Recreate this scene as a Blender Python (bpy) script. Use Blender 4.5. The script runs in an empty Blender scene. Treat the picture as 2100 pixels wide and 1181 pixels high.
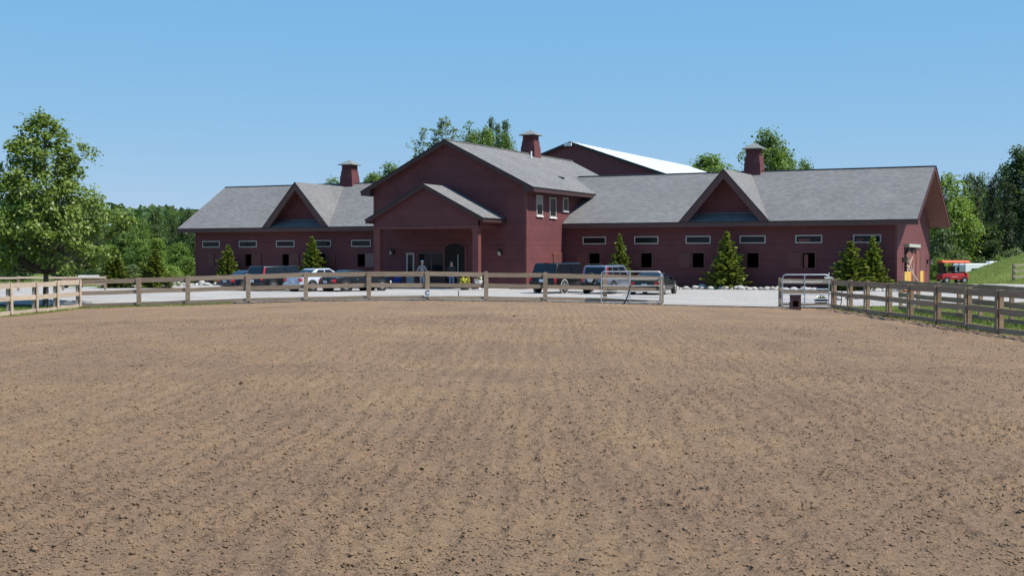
import bpy, math, random
import numpy as np
from mathutils import Vector, Matrix
R_ = math.radians
rnd = random.Random(11)
S = bpy.context.scene
COL = S.collection
pi = math.pi

# ------------------------------------------------------------------ camera
FPX, EYE = 2700.0, 1.85                      # focal length in photo pixels, eye height
PITCH = math.atan(57.5 / FPX)
cam = bpy.data.cameras.new('camera')
cam.sensor_width = 36.0
cam.lens = 36.0 * FPX / 2100.0
cam.clip_start, cam.clip_end = 0.1, 6000
camo = bpy.data.objects.new('camera', cam)
COL.objects.link(camo)
camo.location = (0, 0, EYE)
camo.rotation_euler = (pi / 2 - PITCH, 0, 0)
S.camera = camo

# ------------------------------------------------------------------ light
TH = R_(25.77)                               # the barn's long axis
AX = Vector((math.cos(TH), -math.sin(TH), 0))
BX = Vector((math.sin(TH), math.cos(TH), 0))
SUN_EL, SUN_PHI = R_(57.5), R_(6)
sh = AX * math.cos(SUN_PHI) + BX * math.sin(SUN_PHI)
sdir = Vector((sh.x * math.cos(SUN_EL), sh.y * math.cos(SUN_EL), math.sin(SUN_EL)))
w = bpy.data.worlds.new('World')
S.world = w
w.use_nodes = True
nt = w.node_tree
sky = nt.nodes.new('ShaderNodeTexSky')
sky.sky_type = 'NISHITA'
sky.sun_disc = False
sky.sun_elevation = SUN_EL
sky.sun_rotation = math.atan2(sh.x, sh.y)
sky.altitude = 2000
sky.air_density = 1.0
sky.dust_density = 0.0
sky.ozone_density = 6.0
bg = nt.nodes['Background']
bg.inputs[1].default_value = 0.10
# clear summer air: each band of the sky falls off less towards the zenith than the model's
sp3 = nt.nodes.new('ShaderNodeSeparateColor')
cb3 = nt.nodes.new('ShaderNodeCombineColor')
nt.links.new(sky.outputs[0], sp3.inputs[0])
for i, (pw, k) in enumerate(((.65, 1.05), (.30, 2.29), (.10, 4.42))):
    p1 = nt.nodes.new('ShaderNodeMath')
    p1.operation = 'POWER'
    p1.inputs[1].default_value = pw
    p2 = nt.nodes.new('ShaderNodeMath')
    p2.operation = 'MULTIPLY'
    p2.inputs[1].default_value = k
    nt.links.new(sp3.outputs[i], p1.inputs[0])
    nt.links.new(p1.outputs[0], p2.inputs[0])
    nt.links.new(p2.outputs[0], cb3.inputs[i])
nt.links.new(cb3.outputs[0], bg.inputs[0])
sl = bpy.data.lights.new('sun', 'SUN')
sl.energy = 5.0
sl.angle = R_(0.53)
sl.color = (1.0, 0.955, 0.89)
so = bpy.data.objects.new('sun', sl)
COL.objects.link(so)
so.location = (40, -20, 80)
so.rotation_euler = sdir.to_track_quat('Z', 'Y').to_euler()
S.view_settings.view_transform = 'Standard'
S.view_settings.look = 'None'
S.view_settings.exposure = 0.585
S.view_settings.gamma = 1.0


# ------------------------------------------------------------------ pixel helpers (survey of the place)
def ray(u, v):
    x = (u - 1050) / FPX
    z = (590.5 - v) / FPX
    cp, sp = math.cos(PITCH), math.sin(PITCH)
    return Vector((x, cp + z * sp, -sp + z * cp))


EYEV = Vector((0, 0, EYE))
BARN = Vector((24.12, 82.49, -0.1))


def at_z(u, v, z):
    d = ray(u, v)
    return EYEV + d * ((z - EYE) / d.z)


def at_y(u, v, y):
    d = ray(u, v)
    return EYEV + d * (y / d.y)


def onb(u, v, b):                            # barn frame: (a, z) on the plane b = const
    d = ray(u, v)
    t = (BARN + BX * b - EYEV).dot(BX) / d.dot(BX)
    p = EYEV + d * t - BARN
    return p.dot(AX), p.z


def ona(u, v, a):
    d = ray(u, v)
    t = (BARN + AX * a - EYEV).dot(AX) / d.dot(AX)
    p = EYEV + d * t - BARN
    return p.dot(BX), p.z


def bl(a, b, z=0.0):                         # barn frame to world
    return BARN + AX * a + BX * b + Vector((0, 0, z))


# ------------------------------------------------------------------ terrain heights
_cx = [-60, -26, -19.7, -17.1, -14.9, -12.1, -9.5, -6.6, -3.9, -1.2, 1.5, 4.3, 6.9, 9.5, 12.3, 14.6, 20, 60]
_cz = [-.45, -.42, -.38, -.29, -.23, -.13, -.06, -.01, .0, -.03, -.06, -.13, -.22, -.28, -.33, -.36, -.36, -.3]


def sm(t):
    t = np.clip(t, 0, 1)
    return t * t * (3 - 2 * t)


def gz(x, y):
    x = np.asarray(x, float)
    y = np.asarray(y, float)
    c = np.interp(x, _cx, _cz)
    t = sm((y - 61.5) / 7.0)
    z = c * (1 - t) - 0.1 * t
    z = z + 0.12 * sm((x - 28) / 8) * sm((y - 84) / 16)
    z = z + 2.4 * sm((x - 36) / 9) * sm((y - 97) / 14) * (1 - sm((y - 113) / 10))
    z = z - 1.45 * sm((y - 113) / 12) * sm((x - 22) / 8)
    z = z + 0.035 * np.maximum(y - 170, 0) * sm((y - 170) / 200) * sm((np.abs(x) - 10) / 90) * 0.6
    return z


def gzf(x, y):
    return float(gz(x, y))


# ------------------------------------------------------------------ mesh builder
class MB:
    def __init__(s):
        s.v = []
        s.f = []

    def quad(s, *p):
        n = len(s.v)
        s.v += [tuple(q) for q in p]
        s.f.append(tuple(range(n, n + len(p))))
        return s

    def box(s, x0, x1, y0, y1, z0, z1):
        n = len(s.v)
        s.v += [(x, y, z) for z in (z0, z1) for y in (y0, y1) for x in (x0, x1)]
        s.f += [tuple(n + i for i in q) for q in ((0, 2, 3, 1), (4, 5, 7, 6), (0, 1, 5, 4), (2, 6, 7, 3), (0, 4, 6, 2), (1, 3, 7, 5))]
        return s

    def hexa(s, p):                          # 8 points, bottom ring then top ring
        n = len(s.v)
        s.v += [tuple(q) for q in p]
        s.f += [tuple(n + i for i in q) for q in ((3, 2, 1, 0), (4, 5, 6, 7), (0, 1, 5, 4), (1, 2, 6, 5), (2, 3, 7, 6), (3, 0, 4, 7))]
        return s

    def slab(s, pts, t):                     # polygon thickened straight down
        n = len(s.v)
        k = len(pts)
        s.v += [tuple(p) for p in pts] + [(p[0], p[1], p[2] - t) for p in pts]
        s.f.append(tuple(range(n, n + k)))
        s.f.append(tuple(range(n + 2 * k - 1, n + k - 1, -1)))
        for i in range(k):
            j = (i + 1) % k
            s.f.append((n + i, n + k + i, n + k + j, n + j))
        return s

    def prism(s, pts, d):                    # polygon swept along vector d
        n = len(s.v)
        k = len(pts)
        s.v += [tuple(p) for p in pts] + [(p[0] + d[0], p[1] + d[1], p[2] + d[2]) for p in pts]
        s.f.append(tuple(range(n, n + k)))
        s.f.append(tuple(range(n + 2 * k - 1, n + k - 1, -1)))
        for i in range(k):
            j = (i + 1) % k
            s.f.append((n + i, n + k + i, n + k + j, n + j))
        return s

    def bar(s, p, q, wd, ht, up=(0, 0, 1)):  # rectangular bar between two points
        p, q = Vector(p), Vector(q)
        d = (q - p).normalized()
        sd = d.cross(Vector(up))
        if sd.length < 1e-4:
            sd = d.cross(Vector((0, 1, 0)))
        sd.normalize()
        u = sd.cross(d).normalized()
        a, b = sd * wd / 2, u * ht / 2
        return s.hexa([p - a - b, p + a - b, q + a - b, q - a - b, p - a + b, p + a + b, q + a + b, q - a + b])

    def tube(s, path, rad, n=8, cap=True):
        path = [Vector(p) for p in path]
        if not hasattr(rad, '__len__'):
            rad = [rad] * len(path)
        base = len(s.v)
        ref = None
        for i, p in enumerate(path):
            d = (path[min(i + 1, len(path) - 1)] - path[max(i - 1, 0)]).normalized()
            if ref is None:
                ref = d.orthogonal().normalized()
            ref = (ref - d * ref.dot(d))
            if ref.length < 1e-5:
                ref = d.orthogonal()
            ref.normalize()
            o = d.cross(ref)
            for k in range(n):
                a = 2 * pi * k / n
                s.v.append(tuple(p + (ref * math.cos(a) + o * math.sin(a)) * rad[i]))
        for i in range(len(path) - 1):
            for k in range(n):
                k2 = (k + 1) % n
                s.f.append((base + i * n + k, base + i * n + k2, base + (i + 1) * n + k2, base + (i + 1) * n + k))
        if cap:
            s.f.append(tuple(base + k for k in range(n))[::-1])
            s.f.append(tuple(base + (len(path) - 1) * n + k for k in range(n)))
        return s

    def lathe(s, prof, c=(0, 0, 0), n=16, axis='z'):
        base = len(s.v)
        for r, h in prof:
            for k in range(n):
                a = 2 * pi * k / n
                if axis == 'z':
                    q = (c[0] + r * math.cos(a), c[1] + r * math.sin(a), c[2] + h)
                elif axis == 'x':
                    q = (c[0] + h, c[1] + r * math.cos(a), c[2] + r * math.sin(a))
                else:
                    q = (c[0] + r * math.cos(a), c[1] + h, c[2] + r * math.sin(a))
                s.v.append(q)
        m = len(prof)
        for i in range(m - 1):
            for k in range(n):
                k2 = (k + 1) % n
                s.f.append((base + i * n + k, base + i * n + k2, base + (i + 1) * n + k2, base + (i + 1) * n + k))
        s.f.append(tuple(base + k for k in range(n))[::-1])
        s.f.append(tuple(base + (m - 1) * n + k for k in range(n)))
        return s

    def pieces(s, name, m, parent=None, **kw):
        # every loose piece becomes a part of its own
        par = list(range(len(s.v)))

        def find(i):
            while par[i] != i:
                par[i] = par[par[i]]
                i = par[i]
            return i
        for f in s.f:
            for j in f[1:]:
                par[find(j)] = find(f[0])
        groups = {}
        for f in s.f:
            groups.setdefault(find(f[0]), []).append(f)
        out = []
        for fs in groups.values():
            ids = sorted({i for f in fs for i in f})
            mp = {i: k for k, i in enumerate(ids)}
            b = MB()
            b.v = [s.v[i] for i in ids]
            b.f = [tuple(mp[i] for i in f) for f in fs]
            out.append(b.build(name, m, parent, **kw))
        return out

    def build(s, name, m, parent=None, off=None, smooth=None, bevel=0):
        me = bpy.data.meshes.new(name)
        v = s.v
        if off is not None:
            v = [(p[0] - off[0], p[1] - off[1], p[2] - off[2]) for p in v]
        me.from_pydata(v, [], s.f)
        me.update()
        if smooth is not None:
            me.polygons.foreach_set('use_smooth', [True] * len(me.polygons))
            me.set_sharp_from_angle(angle=R_(smooth))
        return link(name, me, m, parent, bevel)


def link(name, me, m, parent=None, bevel=0):
    o = bpy.data.objects.new(name, me)
    COL.objects.link(o)
    if m is not None and not me.materials:
        me.materials.append(m)
    if parent is not None:
        o.parent = parent
    if bevel:
        b = o.modifiers.new('bevel', 'BEVEL')
        b.width = bevel
        b.segments = 2
        b.limit_method = 'ANGLE'
        b.angle_limit = R_(35)
    return o


def np_mesh(name, V, F, m, parent=None, smooth=False):   # numpy vertices, faces of equal size
    me = bpy.data.meshes.new(name)
    k = F.shape[1]
    me.vertices.add(len(V))
    me.vertices.foreach_set('co', np.ascontiguousarray(V, dtype=np.float32).ravel())
    me.loops.add(F.size)
    me.loops.foreach_set('vertex_index', np.ascontiguousarray(F, dtype=np.int32).ravel())
    me.polygons.add(len(F))
    me.polygons.foreach_set('loop_start', np.arange(0, F.size, k, dtype=np.int32))
    if smooth:
        me.polygons.foreach_set('use_smooth', np.ones(len(F), dtype=bool))
    me.update(calc_edges=True)
    return link(name, me, m, parent)


def tag(o, label=None, cat=None, group=None, kind=None):
    if label:
        o['label'] = label
    if cat:
        o['category'] = cat
    if group:
        o['group'] = group
    if kind:
        o['kind'] = kind
    return o


def thing(name, label, cat, loc=(0, 0, 0), rz=0.0, group=None):
    o = bpy.data.objects.new(name, None)
    o.empty_display_size = 0.3
    COL.objects.link(o)
    o.location = loc
    o.rotation_euler = (0, 0, rz)
    return tag(o, label, cat, group)


def dup(src, parent=None):
    c = src.copy()
    COL.objects.link(c)
    if parent is not None:
        c.parent = parent
    for ch in list(src.children):
        dup(ch, c)
    return c


# ------------------------------------------------------------------ materials
def mat0(name):
    m = bpy.data.materials.new(name)
    m.use_nodes = True
    return m, m.node_tree.nodes, m.node_tree.links, m.node_tree.nodes['Principled BSDF']


def mat(name, c1, c2=None, scale=4.0, rough=.7, bump=0.0, bscale=40.0, metal=0.0, spec=.4, stretch=(1, 1, 1), vary=0.0, coat=0.0, detail=5.0, trans=0.0):
    m, N, Lk, p = mat0(name)
    c1 = (*c1, 1)
    p.inputs['Roughness'].default_value = rough
    p.inputs['Metallic'].default_value = metal
    p.inputs['Specular IOR Level'].default_value = spec
    if coat:
        p.inputs['Coat Weight'].default_value = coat
        p.inputs['Coat Roughness'].default_value = 0.04
    tc = N.new('ShaderNodeTexCoord')
    mp = N.new('ShaderNodeMapping')
    mp.inputs['Scale'].default_value = stretch
    Lk.new(tc.outputs['Object'], mp.inputs['Vector'])
    col = None
    if c2 is not None:
        n = N.new('ShaderNodeTexNoise')
        n.inputs['Scale'].default_value = scale
        n.inputs['Detail'].default_value = detail
        n.inputs['Roughness'].default_value = .62
        Lk.new(mp.outputs[0], n.inputs['Vector'])
        r = N.new('ShaderNodeValToRGB')
        r.color_ramp.elements[0].position = .32
        r.color_ramp.elements[1].position = .68
        r.color_ramp.elements[0].color = c1
        r.color_ramp.elements[1].color = (*c2, 1)
        Lk.new(n.outputs['Fac'], r.inputs[0])
        col = r.outputs[0]
    if vary:
        oi = N.new('ShaderNodeObjectInfo')
        mr = N.new('ShaderNodeMapRange')
        mr.inputs[3].default_value = 1 - vary
        mr.inputs[4].default_value = 1 + vary
        Lk.new(oi.outputs['Random'], mr.inputs[0])
        hs = N.new('ShaderNodeHueSaturation')
        Lk.new(mr.outputs[0], hs.inputs['Value'])
        if col is None:
            hs.inputs['Color'].default_value = c1
        else:
            Lk.new(col, hs.inputs['Color'])
        col = hs.outputs[0]
    if col is None:
        p.inputs['Base Color'].default_value = c1
    else:
        Lk.new(col, p.inputs['Base Color'])
    if bump:
        n2 = N.new('ShaderNodeTexNoise')
        n2.inputs['Scale'].default_value = bscale
        n2.inputs['Detail'].default_value = 6
        Lk.new(mp.outputs[0], n2.inputs['Vector'])
        b = N.new('ShaderNodeBump')
        b.inputs['Strength'].default_value = min(bump, 1)
        b.inputs['Distance'].default_value = .05 * max(1, bump)
        Lk.new(n2.outputs['Fac'], b.inputs['Height'])
        Lk.new(b.outputs[0], p.inputs['Normal'])
    return m


def siding(name, c1, c2, pitch=.16, depth=.011):
    m, N, Lk, p = mat0(name)
    p.inputs['Roughness'].default_value = .75
    p.inputs['Specular IOR Level'].default_value = .25
    tc = N.new('ShaderNodeTexCoord')
    sx = N.new('ShaderNodeSeparateXYZ')
    Lk.new(tc.outputs['Object'], sx.inputs[0])
    d = N.new('ShaderNodeMath')
    d.operation = 'DIVIDE'
    d.inputs[1].default_value = pitch
    Lk.new(sx.outputs[2], d.inputs[0])
    fr = N.new('ShaderNodeMath')
    fr.operation = 'FRACT'
    Lk.new(d.outputs[0], fr.inputs[0])
    inv = N.new('ShaderNodeMath')
    inv.operation = 'SUBTRACT'
    inv.inputs[0].default_value = 1
    Lk.new(fr.outputs[0], inv.inputs[1])
    bp = N.new('ShaderNodeBump')
    bp.inputs['Strength'].default_value = 1
    bp.inputs['Distance'].default_value = depth
    Lk.new(inv.outputs[0], bp.inputs['Height'])
    fl = N.new('ShaderNodeMath')
    fl.operation = 'FLOOR'
    Lk.new(d.outputs[0], fl.inputs[0])
    wn = N.new('ShaderNodeTexWhiteNoise')
    wn.noise_dimensions = '1D'
    Lk.new(fl.outputs[0], wn.inputs['W'])
    n = N.new('ShaderNodeTexNoise')
    n.inputs['Scale'].default_value = 1.3
    n.inputs['Detail'].default_value = 6
    Lk.new(tc.outputs['Object'], n.inputs['Vector'])
    ad = N.new('ShaderNodeMath')
    ad.operation = 'MULTIPLY_ADD'
    ad.inputs[1].default_value = .3
    Lk.new(wn.outputs['Value'], ad.inputs[0])
    Lk.new(n.outputs['Fac'], ad.inputs[2])
    r = N.new('ShaderNodeValToRGB')
    r.color_ramp.elements[0].position = .35
    r.color_ramp.elements[1].position = .95
    r.color_ramp.elements[0].color = (*c1, 1)
    r.color_ramp.elements[1].color = (*c2, 1)
    Lk.new(ad.outputs[0], r.inputs[0])
    # the lap joint between two boards is darker
    gt = N.new('ShaderNodeMath')
    gt.operation = 'LESS_THAN'
    gt.inputs[1].default_value = .12
    Lk.new(fr.outputs[0], gt.inputs[0])
    mx = N.new('ShaderNodeMix')
    mx.data_type = 'RGBA'
    ml = N.new('ShaderNodeMath')
    ml.operation = 'MULTIPLY'
    ml.inputs[1].default_value = .35
    Lk.new(gt.outputs[0], ml.inputs[0])
    Lk.new(ml.outputs[0], mx.inputs[0])
    Lk.new(r.outputs[0], mx.inputs[6])
    mx.inputs[7].default_value = (c1[0] * .35, c1[1] * .35, c1[2] * .35, 1)
    Lk.new(mx.outputs[2], p.inputs['Base Color'])
    Lk.new(bp.outputs[0], p.inputs['Normal'])
    return m


def shingle(name, ax, c1, c2, gap):
    m, N, Lk, p = mat0(name)
    p.inputs['Roughness'].default_value = .9
    p.inputs['Specular IOR Level'].default_value = .2
    tc = N.new('ShaderNodeTexCoord')
    sx = N.new('ShaderNodeSeparateXYZ')
    Lk.new(tc.outputs['Object'], sx.inputs[0])
    cb = N.new('ShaderNodeCombineXYZ')
    Lk.new(sx.outputs[ax], cb.inputs[0])
    k = N.new('ShaderNodeMath')
    k.operation = 'MULTIPLY'
    k.inputs[1].default_value = 2.2
    Lk.new(sx.outputs[2], k.inputs[0])
    Lk.new(k.outputs[0], cb.inputs[1])
    br = N.new('ShaderNodeTexBrick')
    br.inputs['Color1'].default_value = (*c1, 1)
    br.inputs['Color2'].default_value = (*c2, 1)
    br.inputs['Mortar'].default_value = (*gap, 1)
    br.inputs['Scale'].default_value = 1
    br.inputs['Mortar Size'].default_value = .012
    br.inputs['Brick Width'].default_value = .32
    br.inputs['Row Height'].default_value = .15
    Lk.new(cb.outputs[0], br.inputs['Vector'])
    n = N.new('ShaderNodeTexNoise')
    n.inputs['Scale'].default_value = 5.5
    n.inputs['Detail'].default_value = 8
    n.inputs['Roughness'].default_value = .75
    Lk.new(tc.outputs['Object'], n.inputs['Vector'])
    n3 = N.new('ShaderNodeTexNoise')
    n3.inputs['Scale'].default_value = .35
    n3.inputs['Detail'].default_value = 3
    Lk.new(tc.outputs['Object'], n3.inputs['Vector'])
    mr = N.new('ShaderNodeMapRange')
    mr.inputs[1].default_value = .3
    mr.inputs[2].default_value = .7
    mr.inputs[3].default_value = .88
    mr.inputs[4].default_value = 1.12
    Lk.new(n.outputs['Fac'], mr.inputs[0])
    mr3 = N.new('ShaderNodeMapRange')
    mr3.inputs[1].default_value = .3
    mr3.inputs[2].default_value = .7
    mr3.inputs[3].default_value = .92
    mr3.inputs[4].default_value = 1.08
    Lk.new(n3.outputs['Fac'], mr3.inputs[0])
    mm = N.new('ShaderNodeMath')
    mm.operation = 'MULTIPLY'
    Lk.new(mr.outputs[0], mm.inputs[0])
    Lk.new(mr3.outputs[0], mm.inputs[1])
    hs = N.new('ShaderNodeHueSaturation')
    Lk.new(br.outputs['Color'], hs.inputs['Color'])
    Lk.new(mm.outputs[0], hs.inputs['Value'])
    Lk.new(hs.outputs[0], p.inputs['Base Color'])
    bp = N.new('ShaderNodeBump')
    bp.inputs['Strength'].default_value = .5
    bp.inputs['Distance'].default_value = .012
    Lk.new(n.outputs['Fac'], bp.inputs['Height'])
    Lk.new(bp.outputs[0], p.inputs['Normal'])
    return m


def leafmat(name, dark, light, scale=.6, rough=.55, trans=.42, vary=.14):
    m, N, Lk, p = mat0(name)
    p.inputs['Roughness'].default_value = rough
    p.inputs['Specular IOR Level'].default_value = .35
    tc = N.new('ShaderNodeTexCoord')
    n = N.new('ShaderNodeTexNoise')
    n.inputs['Scale'].default_value = scale
    n.inputs['Detail'].default_value = 4
    n.inputs['Roughness'].default_value = .7
    geo = N.new('ShaderNodeNewGeometry')
    Lk.new(geo.outputs['Position'], n.inputs['Vector'])
    ri = N.new('ShaderNodeMath')
    ri.operation = 'MULTIPLY_ADD'
    ri.inputs[1].default_value = .35
    Lk.new(geo.outputs['Random Per Island'], ri.inputs[0])
    Lk.new(n.outputs['Fac'], ri.inputs[2])
    r = N.new('ShaderNodeValToRGB')
    r.color_ramp.elements[0].position = .42
    r.color_ramp.elements[1].position = .95
    r.color_ramp.elements[0].color = (*dark, 1)
    r.color_ramp.elements[1].color = (*light, 1)
    Lk.new(ri.outputs[0], r.inputs[0])
    oi = N.new('ShaderNodeObjectInfo')
    mr = N.new('ShaderNodeMapRange')
    mr.inputs[3].default_value = 1 - vary
    mr.inputs[4].default_value = 1 + vary
    Lk.new(oi.outputs['Random'], mr.inputs[0])
    hs = N.new('ShaderNodeHueSaturation')
    Lk.new(r.outputs[0], hs.inputs['Color'])
    Lk.new(mr.outputs[0], hs.inputs['Value'])
    Lk.new(hs.outputs[0], p.inputs['Base Color'])
    tr = N.new('ShaderNodeBsdfTranslucent')
    br = N.new('ShaderNodeMix')
    br.data_type = 'RGBA'
    br.blend_type = 'MULTIPLY'
    br.inputs[0].default_value = 1
    br.inputs[7].default_value = (1.25, 1.35, .6, 1)
    Lk.new(hs.outputs[0], br.inputs[6])
    Lk.new(br.outputs[2], tr.inputs['Color'])
    mx = N.new('ShaderNodeMixShader')
    mx.inputs[0].default_value = trans
    Lk.new(p.outputs[0], mx.inputs[1])
    Lk.new(tr.outputs[0], mx.inputs[2])
    Lk.new(mx.outputs[0], N['Material Output'].inputs['Surface'])
    return m


M = {}
M['red'] = siding('barn siding', (.102, .034, .037), (.142, .046, .048))
M['redplain'] = mat('barn trim paint', (.115, .034, .032), (.15, .046, .042), 2, .65, .1)
M['soffit'] = mat('brown soffit boards', (.13, .055, .045), (.16, .068, .055), 2, .7, .1)
M['fascia'] = mat('brown fascia paint', (.078, .038, .034), (.098, .047, .042), 2, .6)
M['fasciashade'] = mat('shade darkened fascia paint', (.046, .021, .021), (.06, .027, .026), 2, .6)  # darker copy of the fascia brown, with shade put into the colour
M['drip'] = mat('dark drip edge', (.018, .016, .016), rough=.5)
M['hallred'] = mat('riding hall sheet cladding', (.135, .030, .036), (.15, .036, .042), 1, .5)
M['shinA'] = shingle('roof shingles along barn', 0, (.128, .126, .129), (.176, .172, .171), (.075, .075, .077))
M['shinB'] = shingle('roof shingles across barn', 1, (.137, .135, .136), (.183, .178, .174), (.085, .085, .085))
M['whiteroof'] = mat('white metal roof', (.84, .84, .82), (.88, .88, .86), .5, .4, spec=.4)
M['cap'] = mat('grey cupola cap', (.14, .15, .14), (.19, .19, .18), 3, .6)
M['frame'] = mat('cream window frame', (.34, .30, .28), (.40, .35, .32), 6, .5)
M['white'] = mat('white paint', (.78, .78, .76), rough=.45)
M['glass'] = mat('dark window glass', (.010, .010, .011), rough=.06, spec=.18)
M['carglass'] = mat('tinted car glass', (.008, .010, .016), rough=.04, spec=.45)
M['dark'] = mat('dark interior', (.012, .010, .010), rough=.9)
M['shutter'] = mat('brown shutter boards', (.10, .036, .033), (.135, .048, .042), 3, .7, .15)
M['lampmetal'] = mat('black lamp metal', (.02, .02, .02), rough=.4, metal=.4)
M['lampglass'] = mat('lamp glass', (.35, .33, .28), rough=.2)
M['doorwood'] = mat('red brown door boards', (.15, .05, .04), (.2, .07, .055), 3, .6, .2, stretch=(6, 6, .6))
M['paleboards'] = mat('pale cross boards', (.35, .26, .21), (.42, .31, .26), 4, .7)
M['hood'] = mat('grey door track hood', (.33, .36, .29), (.40, .42, .36), 5, .6)
M['wood'] = mat('weathered fence boards', (.235, .172, .118), (.36, .275, .195), 2.2, .85, .5, 25, stretch=(1, 1, 6), vary=.13)
M['woodx'] = mat('weathered fence rails', (.225, .166, .116), (.35, .27, .192), 3.0, .85, .5, 25, stretch=(.5, .5, 8), vary=.13)
M['woodshadewarm'] = mat('weathered boards warmed for shade', (.27, .18, .11), (.39, .275, .175), 2.6, .85, .5, 25, stretch=(.6, .6, 6), vary=.13)  # fence wood warmed in colour to offset the blue light in shade
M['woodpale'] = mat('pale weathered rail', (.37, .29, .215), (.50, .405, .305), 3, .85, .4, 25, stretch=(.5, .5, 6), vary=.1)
M['galv'] = mat('galvanised tube', (.46, .47, .48), (.58, .59, .59), 9, .38, metal=.7)
M['galvshade'] = mat('shade tinted galvanised tube', (.34, .38, .44), (.44, .48, .53), 9, .45, metal=.6)  # galvanised tube with the blue of shade put into its colour
M['mount'] = mat('brown stained box', (.07, .036, .036), (.095, .05, .048), 5, .7, .2)
M['mountside'] = mat('lighter brown boards', (.13, .075, .07), (.165, .10, .095), 5, .75, .2)  # side and tread boards, lighter than the front
M['black'] = mat('black plastic', (.015, .015, .016), rough=.5)
M['rubber'] = mat('tyre rubber', (.018, .018, .018), rough=.85, bump=.2)
M['rim'] = mat('alloy wheel', (.55, .55, .56), rough=.3, metal=.8)
M['chrome'] = mat('bright trim', (.7, .7, .7), rough=.15, metal=1)
M['tail'] = mat('red tail lamp lens', (.42, .012, .02), rough=.12, coat=.8)
M['head'] = mat('clear lamp lens', (.6, .6, .6), rough=.1)
M['plate'] = mat('pale number plate', (.6, .62, .64), rough=.4)
M['pblack'] = mat('black car paint', (.007, .007, .008), rough=.3, coat=.35, spec=.25)
M['pblue'] = mat('dark blue car paint', (.006, .009, .022), rough=.3, coat=.45, spec=.25)
M['psilver'] = mat('silver white car paint', (.42, .45, .52), rough=.25, coat=.8)
M['pgreen'] = mat('black green car paint', (.010, .014, .011), rough=.3, coat=.35, spec=.25)
M['psteel'] = mat('steel blue car paint', (.17, .19, .235), rough=.28, metal=.35, coat=.8)
M['pred'] = mat('red vehicle paint', (.45, .02, .03), rough=.35, coat=.4)
M['orange'] = mat('orange red canopy', (.72, .09, .035), (.78, .12, .05), 3, .55)
M['yellow'] = mat('yellow board paint', (.66, .41, .08), (.72, .47, .12), 4, .5)
M['orangepaint'] = mat('orange board paint', (.55, .11, .04), (.62, .14, .05), 4, .5)
M['rock'] = mat('pale field stone', (.25, .235, .215), (.50, .47, .435), 3.0, .85, .6, 8, vary=.22)
M['bark'] = mat('tree bark', (.07, .055, .045), (.15, .12, .10), 5, .9, .6, 14, stretch=(1, 1, .25))
M['concrete'] = mat('concrete slab', (.33, .32, .30), (.42, .40, .38), 2, .85, .2)
M['mulch'] = mat('bark mulch', (.05, .032, .024), (.10, .065, .045), 6, .95, .8, 18)
M['path'] = mat('dirt path', (.50, .44, .36), (.60, .54, .45), 1.2, .9, .4, 12)
M['blueplastic'] = mat('deep blue seat', (.03, .045, .22), (.04, .06, .27), 5, .5)
M['greyblue'] = mat('grey blue seat', (.10, .13, .15), (.14, .17, .2), 5, .6)
M['terra'] = mat('dark planter clay', (.05, .045, .04), (.075, .06, .055), 5, .8)
M['stonepot'] = mat('white stone urn', (.58, .56, .54), (.7, .68, .66), 9, .8, .6, 12)
M['skin'] = mat('skin', (.42, .25, .18), rough=.55)
M['shirt'] = mat('grey shirt cloth', (.20, .19, .205), (.25, .24, .255), 12, .9, .3)
M['trouser'] = mat('grey trousers cloth', (.20, .20, .23), (.25, .25, .28), 12, .9, .3)
M['jeans'] = mat('blue jeans cloth', (.10, .135, .23), (.14, .18, .29), 12, .9, .3)
M['darkshirt'] = mat('dark shirt cloth', (.025, .028, .03), rough=.9)
M['hat'] = mat('pale cap cloth', (.45, .45, .43), rough=.85)
M['hair'] = mat('dark hair', (.03, .02, .015), rough=.6)
M['redpot'] = mat('red tub paint', (.22, .05, .04), (.28, .07, .05), 4, .6)
M['petal'] = mat('yellow petals', (.80, .72, .08), rough=.6)
M['petalw'] = mat('cream petals', (.78, .74, .60), rough=.6)
M['petalp'] = mat('pink petals', (.75, .38, .42), rough=.6)
M['leafA'] = leafmat('sycamore leaves', (.080, .122, .020), (.195, .255, .058), .9, .45, .35)
M['leafB'] = leafmat('broadleaf leaves', (.070, .125, .026), (.165, .235, .058), .35)
M['leafL'] = leafmat('light green leaves', (.105, .175, .028), (.225, .295, .070), .4)
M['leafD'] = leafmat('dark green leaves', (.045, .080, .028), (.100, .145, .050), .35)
M['leafP'] = leafmat('pine needles', (.020, .034, .016), (.060, .078, .032), .4, trans=.2)
M['leafS'] = leafmat('spruce needles', (.066, .096, .017), (.250, .290, .056), 2.2, .6, .25, .1)
M['leafDD'] = leafmat('shade darkened leaves', (.016, .032, .012), (.050, .076, .028), .35)  # shade of the wood behind the sycamore is put into this leaf colour
M['trailerwhite'] = mat('white trailer panels', (.78, .79, .80), (.83, .84, .84), 1.5, .4)
M['leafG'] = leafmat('grey green leaves', (.075, .115, .045), (.165, .210, .090), .4)


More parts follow.
